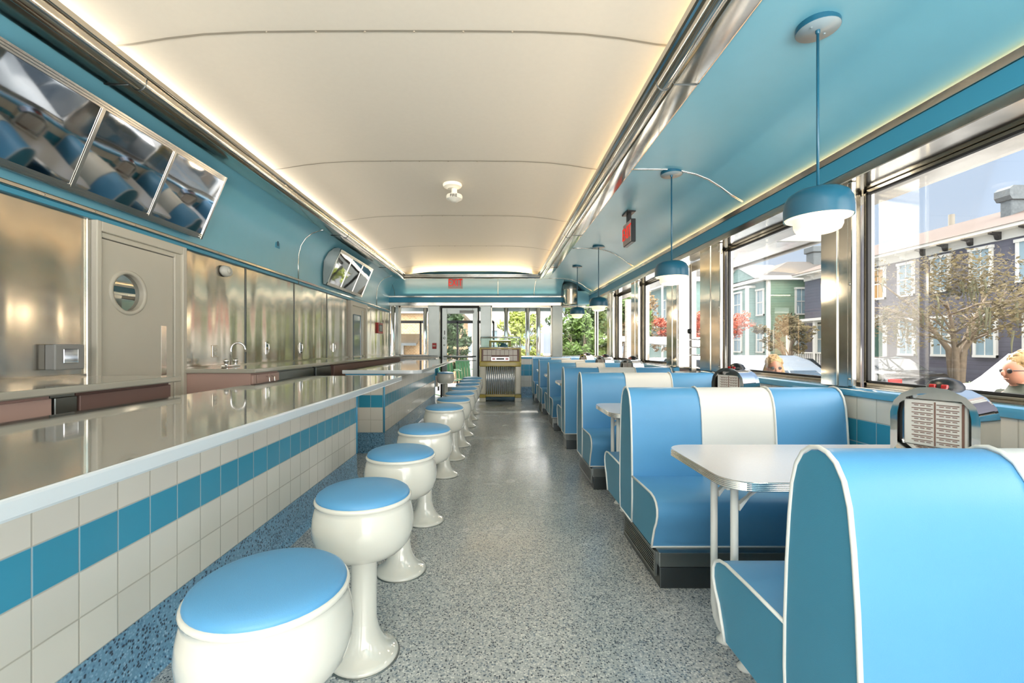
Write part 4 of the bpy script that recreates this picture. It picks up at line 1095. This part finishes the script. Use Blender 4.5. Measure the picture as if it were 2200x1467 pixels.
def patio_chair(label, loc, rz):
    t = thing('patio_chair', label, 'chair', loc, rz, 'green patio chairs')
    MB().loft([[(x, -.24, .40+.03*abs(x)*2) for x in (-.24, 0, .24)]+[(x, -.24, .385) for x in (.24, 0, -.24)], [(x, .2, .37+.03*abs(x)*2) for x in (-.24, 0, .24)]+[(x, .2, .355) for x in (.24, 0, -.24)]]).build('seat', 'green_paint', t)
    b = MB()
    for i in range(5):
        x0 = -.22+i*.09; b.loft([[(x0, .2, .37), (x0+.075, .2, .37), (x0+.075, .215, .37), (x0, .215, .37)], [(x0, .30, .86), (x0+.075, .30, .86), (x0+.075, .315, .86), (x0, .315, .86)]], smooth=False)
    b.box(-.22, .22, .285, .31, .82, .87, .01, 2); b.build('backrest', 'green_paint', t)
    for s in (-1, 1):
        MB().tube([(s*.27, .28, .62), (s*.28, .0, .64), (s*.28, -.22, .62), (s*.27, -.27, .4), (s*.27, -.25, .02), (s*.27, .3, .01)], .014).build('arm_frame', 'green_paint', t)
    return t
c0 = patio_chair('green metal patio chair outside, nearer the exit door', (-1.25, 11.45, -.06), .5)
dup(c0, (-.85, 12.3, -.06), 'green metal patio chair outside, the farther of the two', rz=.5)

# entrance canopy outside the side windows
t = thing('entrance_canopy', 'bright steel canopy jutting out above the side door', 'canopy', (3.1, 6, 2.4)); o = Vector(t.location)
MB().prism([(2.62, 2.47), (3.7, 2.43), (3.7, 2.55), (2.62, 2.72)], 1, 5.0, 7.6).move(-o).build('roof_sheet', 'steel_trim', t)
MB().box(3.68, 3.74, 4.96, 7.64, 2.41, 2.57, .01, 1).box(2.62, 3.74, 4.94, 5.0, 2.41, 2.62, .01, 1).move(-o).build('fascia', 'house_white', t)
# white slab on posts standing for pale shapes in the far side windows
t = thing('white_slab', 'low flat white slab on posts outside beyond the far side windows', 'canopy', (6.6, 19.8, G))
MB().loft([[(-2.4, -.6, 2.15), (2.6, -1.0, 1.75), (2.6, .6, 1.75), (-2.4, .6, 2.15)], [(-2.9, -.6, 2.3), (2.6, -1.0, 2.2), (2.6, .6, 2.2), (-2.9, .6, 2.3)]], smooth=False).build('roof_sheet', 'slab_white', t)
for x in (-2.2, 0, 2.3): MB().tube([(x, 0, 0), (x, 0, 2.1)], .05).build('post', 'house_white', t)

# cars
def car(name, label, loc, rz, paint, L=4.6, W=1.82, H=1.47, suv=False):
    t = thing(name, label, 'car', loc, rz, None)
    if suv: side = [(-L/2, .45), (-L/2+.03, .95), (-L/2+.12, 1.1), (-L/2+.3, H-.06), (-L/2+.6, H), (.35, H), (.75, H-.1), (1.25, 1.08), (L/2-.25, .98), (L/2-.03, .82), (L/2, .45), (L/2-.1, .25), (-L/2+.1, .25)]
    else: side = [(-L/2, .45), (-L/2+.03, .82), (-L/2+.2, .98), (-L/2+.75, 1.02), (-L/2+1.3, H-.06), (-L/2+1.8, H), (.2, H), (.6, H-.1), (1.15, 1.0), (L/2-.25, .86), (L/2-.03, .72), (L/2, .45), (L/2-.1, .25), (-L/2+.1, .25)]
    secs = []
    for yy, k in ((-W/2, 1), (-W/2+.06, .0), (0, 0), (W/2-.06, 0), (W/2, 1)):
        secs.append([(x*(1-.012*k), yy if z < 1.02 else yy*(1-.32*min(1, (z-1.02)/.45)), z-.03*k if z > .5 else z+.02*k) for x, z in side])
    MB().loft(secs).build('body', paint, t, smooth=50)
    g = MB()
    zt, zb = H-.09, 1.04 if suv else 1.0
    def yw(z): return W/2-.01 if z < 1.02 else (W/2)*(1-.32*min(1, (z-1.02)/.45))+.005
    if suv: wins = [(-L/2+.28, -L/2+.38, -.95, -.95), (-.9, -.9, -.05, -.05), (.0, .0, .95, .48)]
    else: wins = [(-L/2+.95, -L/2+1.35, -.35, -.35), (-.3, -.3, .85, .42)]
    for s in (-1, 1):
        for xb0, xt0, xb1, xt1 in wins:
            g.quad([(xb0, s*yw(zb), zb), (xb1, s*yw(zb), zb), (xt1, s*yw(zt), zt), (xt0, s*yw(zt), zt)])
    if suv:
        g.quad([(1.2, -W/2*.9, 1.1), (1.2, W/2*.9, 1.1), (.79, W/2*.68, H-.07), (.79, -W/2*.68, H-.07)])
        g.quad([(-L/2+.1, -W/2*.85, 1.13), (-L/2+.1, W/2*.85, 1.13), (-L/2+.27, W/2*.68, H-.08), (-L/2+.27, -W/2*.68, H-.08)])
    else:
        g.quad([(1.13, -W/2*.86, 1.04), (1.13, W/2*.86, 1.04), (.64, W/2*.68, H-.07), (.64, -W/2*.68, H-.07)])
        g.quad([(-L/2+.78, -W/2*.84, 1.06), (-L/2+.78, W/2*.84, 1.06), (-L/2+1.27, W/2*.68, H-.07), (-L/2+1.27, -W/2*.68, H-.07)])
    g.build('windows', 'car_glass', t)
    for sx in (-1, 1):
        for sy in (-1, 1):
            w = MB().lathe([(0, -.1), (.3, -.1), (.335, -.08), (.335, .08), (.3, .1), (0, .1)], (sx*L*.3, sy*(W/2-.1), .335), 24, 'y').build('wheel', 'tire', t)
            MB().lathe([(0, .0), (.2, .0), (.21, -.01)], (sx*L*.3, sy*(W/2+.005), .335), 16, 'y').build('hubcap', 'steel_grey', w)
    MB().box(-L/2-.015, -L/2+.12, -W/2+.05, -W/2+.42, .68, .82, .02, 2).box(-L/2-.015, -L/2+.12, W/2-.42, W/2-.05, .68, .82, .02, 2).build('tail_light', 'tail', t)
    MB().box(-L/2-.02, -L/2, -.26, .26, .5, .62).build('number_plate', 'paper', t)
    for s in (-1, 1): MB().sphere((.75, s*(W/2+.08), 1.05), .1, (.6, 1, .7), 10).build('wing_mirror', paint, t)
    return t
car('car', 'white suv parked close outside the nearest window, at the right edge', (10.4, 7.6, G), math.radians(155), 'car_white', 4.7, 1.9, 1.75, True)
car('car', 'black sedan with red tail lights parked before the dark house', (13.2, 15.6, G), math.radians(82), 'car_black')
car('car', 'silver estate car outside the second window behind the second table', (6.0, 10.0, G), math.radians(15), 'car_silver', 4.6, 1.85, 1.62, True)
car('car', 'white car just showing low in the second window, left of the silver one', (9.9, 17.2, G), math.radians(70), 'car_white', 4.5, 1.8, 1.45)
car('car', 'white sedan outside behind the back window, beside the jukebox', (1.9, 19.0, G), math.radians(178), 'car_white', 4.5, 1.8, 1.47)
car('car', 'pale car seen through the third side window above the booth', (5.4, 14.6, G), math.radians(25), 'car_silver', 4.5, 1.8, 1.45)

# trees
def leaves(blobs, n, size, seed=1):
    rnd = random.Random(seed); mb = MB(); bm = mb.bm
    tot = sum(b[3]*b[4]*b[5] for b in blobs)
    for (cx, cy, cz, rx, ry, rz_) in blobs:
        k = int(n*rx*ry*rz_/tot)
        for _ in range(k):
            while True:
                u = Vector((rnd.uniform(-1, 1), rnd.uniform(-1, 1), rnd.uniform(-1, 1)))
                if u.length < 1 and rnd.random() < .25+u.length: break
            p = Vector((cx+u.x*rx, cy+u.y*ry, cz+u.z*rz_))
            a = Vector((rnd.gauss(0, 1), rnd.gauss(0, 1), rnd.gauss(0, 1))).normalized(); b = a.orthogonal().normalized()
            s = size*rnd.uniform(.6, 1.4)
            bm.faces.new([bm.verts.new(p+a*s), bm.verts.new(p+b*s*.5), bm.verts.new(p-a*s), bm.verts.new(p-b*s*.5)])
    return mb
def tree(name, label, loc, h, spread, leaf, n=2500, size=.12, cat='tree', seed=1, flat=.55, trunk=.14, group=None, low=.35, moss=False, multi=3):
    rnd = random.Random(seed); t = thing(name, label, cat, loc, 0, group)
    w = MB(); blobs = []
    for k in range(multi):
        a = 2*PI*k/multi+rnd.random(); bx, by = .12*math.cos(a), .12*math.sin(a)
        top = Vector((spread*.45*math.cos(a), spread*.45*math.sin(a), h*rnd.uniform(.6, .75)))
        mid = Vector((bx*1.5, by*1.5, h*low))
        w.tube([(bx*.3, by*.3, 0), mid, (mid+top)/2+Vector((0, 0, .1)), top], [trunk, trunk*.7, trunk*.45, trunk*.15], 7)
        for j in range(7):
            b2 = a+rnd.uniform(-1, 1); st = mid.lerp(top, rnd.uniform(0, .9)); L = spread*rnd.uniform(.35, .75)
            e = st+Vector((L*math.cos(b2), L*math.sin(b2), h*rnd.uniform(.05, .22)))
            w.tube([st, st.lerp(e, .5)+Vector((0, 0, .12)), e], [trunk*.3, trunk*.18, trunk*.05], 5)
            r = spread*rnd.uniform(.2, .34); blobs.append((e.x, e.y, e.z, r, r, r*flat))
            for q in range(3):
                f = e+Vector((rnd.uniform(-r, r), rnd.uniform(-r, r), rnd.uniform(0, r*.8))); w.tube([e.lerp(st, .3), f], [trunk*.08, trunk*.03], 4)
        blobs.append((top.x*.5, top.y*.5, h*.82, spread*.35, spread*.35, h*.16))
    w.build('trunk', 'bark', t); leaves(blobs, n, size, seed).build('foliage', leaf, t)
    if moss:
        ms = MB()
        for k in range(70):
            b = rnd.choice(blobs); x, y, z = b[0]*.75+rnd.uniform(-.3, .3), b[1]*.75+rnd.uniform(-.3, .3), b[2]-b[5]*.3
            L = rnd.uniform(.3, .8); ms.tube([(x, y, z), (x+rnd.uniform(-.08, .08), y, z-L*.5), (x+rnd.uniform(-.06, .06), y, z-L)], [.035, .03, .004], 4)
        ms.build('hanging_moss', 'moss', t)
    return t
tree('street_tree', 'bare-looking spreading tree with olive-brown leaves and hanging moss before the dark house', (14.3, 13.6, G), 4.9, 2.7, 'leaf_olive', 9000, .055, seed=3, moss=True, multi=4, trunk=.12)
tree('street_tree', 'small olive tree at the porch between the dark house and the green house', (14.4, 21.6, G), 3.5, 1.2, 'leaf_olive', 2200, .09, seed=5)
tree('maple_tree', 'rust-red leaved tree left of the green house', (13.0, 26.4, G), 4.3, 1.9, 'leaf_red', 2600, .1, seed=8)
tree('maple_tree', 'tall rust-red leaved tree seen through the side door glass', (9.7, 23.0, G), 4.3, 1.2, 'leaf_red', 2600, .1, seed=11)
shr = [(3.1, 16.2, 3.2, .95, 'leaf_green', 'leafy green shrub outside the corner window'), (.9, 17.2, 3.4, .8, 'leaf_lime', 'yellow-green palm-like shrub behind the jukebox window'),
       (4.9, 22.0, 4.0, 1.2, 'leaf_dark', 'dark green bush beyond the corner window'), (11.0, 33, 6.2, 2.8, 'leaf_rust', 'broad tree with rusty green leaves beyond the third side window'),
       (6.9, 24.2, 4.8, 1.5, 'leaf_green', 'green tree in the narrow fourth side window'), (12.5, 45, 7.5, 3.2, 'leaf_dark', 'dark green tree far beyond the side windows'),
       (-1.7, 16.6, 3.3, .8, 'leaf_dark', 'dark shrub outside the exit door glass'), (16.2, 12.4, 1.3, .6, 'leaf_green', 'low green planting below the spreading tree'),
       (5.3, 29.0, 5.4, 1.6, 'leaf_green', 'green tree top above the last pendant lamp')]
for i, (x, y, h, s, lf, lb) in enumerate(shr):
    tree('shrub' if h < 4 else 'background_tree', lb, (x, y, G), h, s, lf, 2600, .09 if h < 4 else .16, cat='shrub' if h < 4 else 'tree', seed=20+i, low=.2, flat=.9, trunk=.06 if h < 4 else .15)
# garden strip
o = leaves([(16.9, 14+i*.7, G+.3, .42, .45, .3) for i in range(10)], 3500, .06, 99).build('ground_cover', 'leaf_green'); tag(o, 'low green plants along the foot of the dark house', 'plants', kind='stuff')
# poles and wires
t = thing('utility_pole', 'thin bare wooden utility pole above the roof of the dark house', 'pole', (29.6, 28.5, G))
MB().tube([(0, 0, 0), (0, 0, 10.4)], .16, 10).build('pole', 'wood_pole', t); MB().tube([(0, 0, 8.6), (-1.6, 0, 8.9)], .05).lathe([(0, 0), (.25, 0), (.1, .15), (0, .15)], (-1.7, 0, 8.8), 12).build('lamp_arm', 'wood_pole', t)
t = thing('utility_pole', 'dark utility pole outside the corner window', 'pole', (5.75, 20.5, G))
MB().tube([(0, 0, 0), (0, 0, 5.2)], .09, 10).build('pole', 'wood_pole', t)
t = thing('street_post', 'weathered square post left of the far side windows', 'post', (5.3, 17.6, G))
MB().box(-.12, .12, -.12, .12, 0, 3.7).build('pole', 'siding_white', t)
o = MB().tube([(9, 6.0, 5.3), (16, 13.2, 7.4), (26, 22, 11)], .02, 5).build('overhead_wire', 'black'); tag(o, 'thin overhead wire crossing the sky in the nearest window', 'wire')

# ------------------------------------------------------------------ people outside
def person(label, loc, rz, top, hair, shade, hgt=1.75, longhair=False):
    k = hgt/1.75
    t = thing('person', label, 'person', loc, rz)
    V = [(0, 0, .95), (0, 0, 1.1), (0, 0, 1.28), (0, -.01, 1.42), (0, -.005, 1.5), (0, .01, 1.56), (0, .015, 1.63), (0, .01, 1.70),
         (-.17, 0, 1.41), (-.22, .01, 1.14), (-.23, .1, .93), (-.23, .16, .86), (.17, 0, 1.41), (.22, .01, 1.14), (.23, .1, .93), (.23, .16, .86),
         (-.09, 0, .88), (-.1, .02, .5), (-.1, -.01, .1), (-.1, .14, .05), (.09, 0, .88), (.1, .02, .5), (.1, -.01, .1), (.1, .14, .05)]
    Ed = [(0, 1), (1, 2), (2, 3), (3, 4), (4, 5), (5, 6), (6, 7), (3, 8), (8, 9), (9, 10), (10, 11), (3, 12), (12, 13), (13, 14), (14, 15), (0, 16), (16, 17), (17, 18), (18, 19), (0, 20), (20, 21), (21, 22), (22, 23)]
    R = [.14, .13, .14, .11, .055, .06, .085, .07, .06, .045, .03, .03, .06, .045, .03, .03, .09, .06, .045, .04, .09, .06, .045, .04]
    me = bpy.data.meshes.new('body'); me.from_pydata([(a*k, b*k, c*k) for a, b, c in V], Ed, [])
    for m in ('skin', top, 'denim'): me.materials.append(M[m])
    ob = bpy.data.objects.new('body', me); C.objects.link(ob); ob.parent = t
    sk = ob.modifiers.new('skin', 'SKIN'); sk.use_smooth_shade = True
    sv = me.skin_vertices[0].data
    for v, r in zip(sv, R): v.radius = (r*k, r*k)
    sv[0].use_root = True
    ob.modifiers.new('sub', 'SUBSURF').render_levels = 2
    def hp(m, name, mat): return m.move((0, 0, 0)).build(name, mat, t, smooth=60)
    # clothing shell
    J = MB().lathe([(.16, .8), (.17, .95), (.155, 1.15), (.175, 1.3), (.165, 1.4), (.1, 1.47), (.07, 1.53), (.078, 1.54)], seg=24, sx=1.15, sy=.82)
    for s in (-1, 1): J.tube([(s*.15, 0, 1.43), (s*.2, 0, 1.38), (s*.235, .01, 1.14), (s*.24, .09, .96)], [.07, .07, .058, .045], 12)
    bmesh.ops.scale(J.bm, vec=(k, k, k), verts=J.bm.verts[:]); J.build('jacket', top, t, smooth=60)
    T = MB()
    for s in (-1, 1): T.tube([(s*.08, 0, .95), (s*.1, .02, .5), (s*.1, -.01, .06)], [.11, .075, .065], 12)
    bmesh.ops.scale(T.bm, vec=(k, k, k), verts=T.bm.verts[:]); T.build('trousers', 'denim', t, smooth=60)
    Hd = MB().sphere((0, .02, 1.635), .1, (.78, .95, 1.2), 24).sphere((0, .115, 1.62), .018, (.8, 1.1, 1.4), 10).sphere((-.082, .01, 1.625), .02, (.5, .8, 1.4), 10).sphere((.082, .01, 1.625), .02, (.5, .8, 1.4), 10).sphere((0, .1, 1.575), .022, (1.2, .5, .35), 10)
    bmesh.ops.scale(Hd.bm, vec=(k, k, k), verts=Hd.bm.verts[:]); Hd.build('head', 'skin', t, smooth=60)
    rnd = random.Random(4); hm = MB().sphere((0, -.03, 1.698), .118, (.82, .95, .98), 20)
    for _ in range(60):
        a = rnd.uniform(0, 2*PI); e = rnd.uniform(-.1, 1.4); hm.sphere((.085*math.cos(a)*math.cos(e), -.02+.098*math.sin(a)*math.cos(e)*(1 if math.sin(a) < 0 else .85), 1.70+.1*math.sin(e)), .024, (1, 1, 1), 6)
    if longhair:
        for s in (-1, 1): hm.tube([(s*.07, -.03, 1.68), (s*.095, -.03, 1.58), (s*.085, -.04, 1.5)], [.03, .035, .015], 8)
    bmesh.ops.scale(hm.bm, vec=(k, k, k), verts=hm.bm.verts[:]); hm.build('hair', hair, t, smooth=60)
    sg = MB()
    for s in (-1, 1): sg.sphere((s*.034, .103, 1.64), .026, (1.1, .35, .8), 12).tube([(s*.06, .095, 1.645), (s*.084, .0, 1.645)], .004, 5)
    bmesh.ops.scale(sg.bm, vec=(k, k, k), verts=sg.bm.verts[:]); sg.build('sunglasses', 'black', t, smooth=60)
    return t
person('person with curly blond hair and dark glasses in an olive jacket outside, right edge', (4.22, 3.52, G), math.radians(75), 'cloth_green', 'hair_blond', True, 1.73)
person('blond person in sunglasses and white top outside behind the second table', (3.42, 5.4, G), math.radians(160), 'cloth_white', 'hair_blond', True, 1.66, True)

# ------------------------------------------------------------------ lights
def area(name, loc, sx, sy, energy, color, rot):
    l = bpy.data.lights.new(name, 'AREA'); l.shape = 'RECTANGLE'; l.size = sx; l.size_y = sy; l.energy = energy; l.color = color
    o = bpy.data.objects.new(name, l); C.objects.link(o); o.location = loc; o.rotation_euler = rot; return o
warm = (1, .62, .22)
LEN = 9.4-Y0; YM = (9.4+Y0)/2
area('cove_tube', (1.06, YM, 2.775), .025, LEN, 90, (1, .71, .42), (0, 1.95, 0))
area('cove_tube', (-2.154, YM, 2.775), .025, LEN, 90, (1, .86, .68), (0, -1.95, 0))
area('cove_tube', (-.547, 9.72, 2.775), 2.6, .025, 15, (1, .72, .38), (-1.95, 0, 0))
area('cove_tube', (2.19, 4.0, 2.405), .02, 12, 12, (1, .56, .26), (0, 2.1, 0))
area('cove_tube', (-.4, BW-.1, 2.432), 3.6, .02, 2.5, (1, .84, .6), (-2.2, 0, 0))
sun = bpy.data.lights.new('sun', 'SUN'); sun.energy = 2.6; sun.angle = math.radians(.6); sun.color = (1, .93, .82)
so = bpy.data.objects.new('sun', sun); C.objects.link(so)
d = Vector((-.06, -1, -.81)).normalized(); so.rotation_euler = d.to_track_quat('-Z', 'Y').to_euler()

# world: pale blue sky, with fill brightness added behind the camera, overhead and round the sun
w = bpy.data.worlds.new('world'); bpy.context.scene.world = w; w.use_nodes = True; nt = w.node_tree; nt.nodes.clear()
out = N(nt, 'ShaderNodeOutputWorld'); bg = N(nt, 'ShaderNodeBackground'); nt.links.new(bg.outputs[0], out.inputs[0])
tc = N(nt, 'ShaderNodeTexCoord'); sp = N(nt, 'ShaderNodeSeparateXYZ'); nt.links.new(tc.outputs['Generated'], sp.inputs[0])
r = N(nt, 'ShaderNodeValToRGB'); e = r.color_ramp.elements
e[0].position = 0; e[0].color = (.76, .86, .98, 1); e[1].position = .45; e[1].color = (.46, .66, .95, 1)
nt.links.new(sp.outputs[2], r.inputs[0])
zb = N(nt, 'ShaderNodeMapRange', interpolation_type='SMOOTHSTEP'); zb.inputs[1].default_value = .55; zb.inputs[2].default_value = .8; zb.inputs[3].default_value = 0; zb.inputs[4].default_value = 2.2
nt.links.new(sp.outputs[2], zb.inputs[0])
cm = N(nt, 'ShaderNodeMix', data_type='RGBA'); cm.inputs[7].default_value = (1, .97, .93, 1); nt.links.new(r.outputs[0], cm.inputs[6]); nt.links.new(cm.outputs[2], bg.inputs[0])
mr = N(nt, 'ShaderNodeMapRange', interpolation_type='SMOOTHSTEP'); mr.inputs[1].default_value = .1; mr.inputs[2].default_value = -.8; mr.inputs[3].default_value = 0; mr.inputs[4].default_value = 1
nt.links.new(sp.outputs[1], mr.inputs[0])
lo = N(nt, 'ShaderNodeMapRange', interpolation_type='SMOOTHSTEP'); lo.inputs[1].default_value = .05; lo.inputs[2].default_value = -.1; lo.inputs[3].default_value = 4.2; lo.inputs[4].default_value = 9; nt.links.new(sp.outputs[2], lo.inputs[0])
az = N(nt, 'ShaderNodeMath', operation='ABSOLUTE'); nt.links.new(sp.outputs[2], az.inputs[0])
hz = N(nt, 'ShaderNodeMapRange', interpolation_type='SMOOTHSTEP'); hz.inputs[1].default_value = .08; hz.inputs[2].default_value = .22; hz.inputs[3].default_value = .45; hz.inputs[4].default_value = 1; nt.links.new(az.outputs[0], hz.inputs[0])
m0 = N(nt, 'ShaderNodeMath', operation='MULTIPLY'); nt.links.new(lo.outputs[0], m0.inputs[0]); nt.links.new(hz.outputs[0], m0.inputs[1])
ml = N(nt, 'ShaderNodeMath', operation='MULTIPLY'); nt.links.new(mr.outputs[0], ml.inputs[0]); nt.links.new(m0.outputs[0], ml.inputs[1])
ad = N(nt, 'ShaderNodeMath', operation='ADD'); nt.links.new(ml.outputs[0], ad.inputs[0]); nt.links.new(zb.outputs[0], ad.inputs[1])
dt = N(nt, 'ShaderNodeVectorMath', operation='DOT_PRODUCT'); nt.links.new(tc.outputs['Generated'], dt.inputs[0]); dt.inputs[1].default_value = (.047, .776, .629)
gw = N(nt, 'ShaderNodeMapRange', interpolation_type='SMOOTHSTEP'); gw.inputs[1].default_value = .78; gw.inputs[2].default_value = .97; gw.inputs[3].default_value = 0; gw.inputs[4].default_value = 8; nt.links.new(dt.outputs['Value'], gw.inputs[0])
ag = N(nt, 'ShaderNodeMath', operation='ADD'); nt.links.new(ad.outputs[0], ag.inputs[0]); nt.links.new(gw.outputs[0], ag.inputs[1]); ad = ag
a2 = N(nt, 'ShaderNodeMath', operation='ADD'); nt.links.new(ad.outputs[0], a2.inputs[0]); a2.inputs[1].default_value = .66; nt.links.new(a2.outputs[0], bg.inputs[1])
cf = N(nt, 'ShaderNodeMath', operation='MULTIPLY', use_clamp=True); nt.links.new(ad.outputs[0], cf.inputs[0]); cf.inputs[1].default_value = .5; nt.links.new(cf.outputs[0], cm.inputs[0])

sc = bpy.context.scene
sc.view_settings.view_transform = 'Standard'; sc.view_settings.look = 'None'; sc.view_settings.gamma = 1; sc.view_settings.use_curve_mapping = False
sc.view_settings.exposure = .7
sc.cycles.max_bounces = 10; sc.cycles.transparent_max_bounces = 16; sc.cycles.diffuse_bounces = 5; sc.cycles.glossy_bounces = 6
sc.cycles.caustics_reflective = False; sc.cycles.caustics_refractive = False; sc.cycles.sample_clamp_indirect = 6
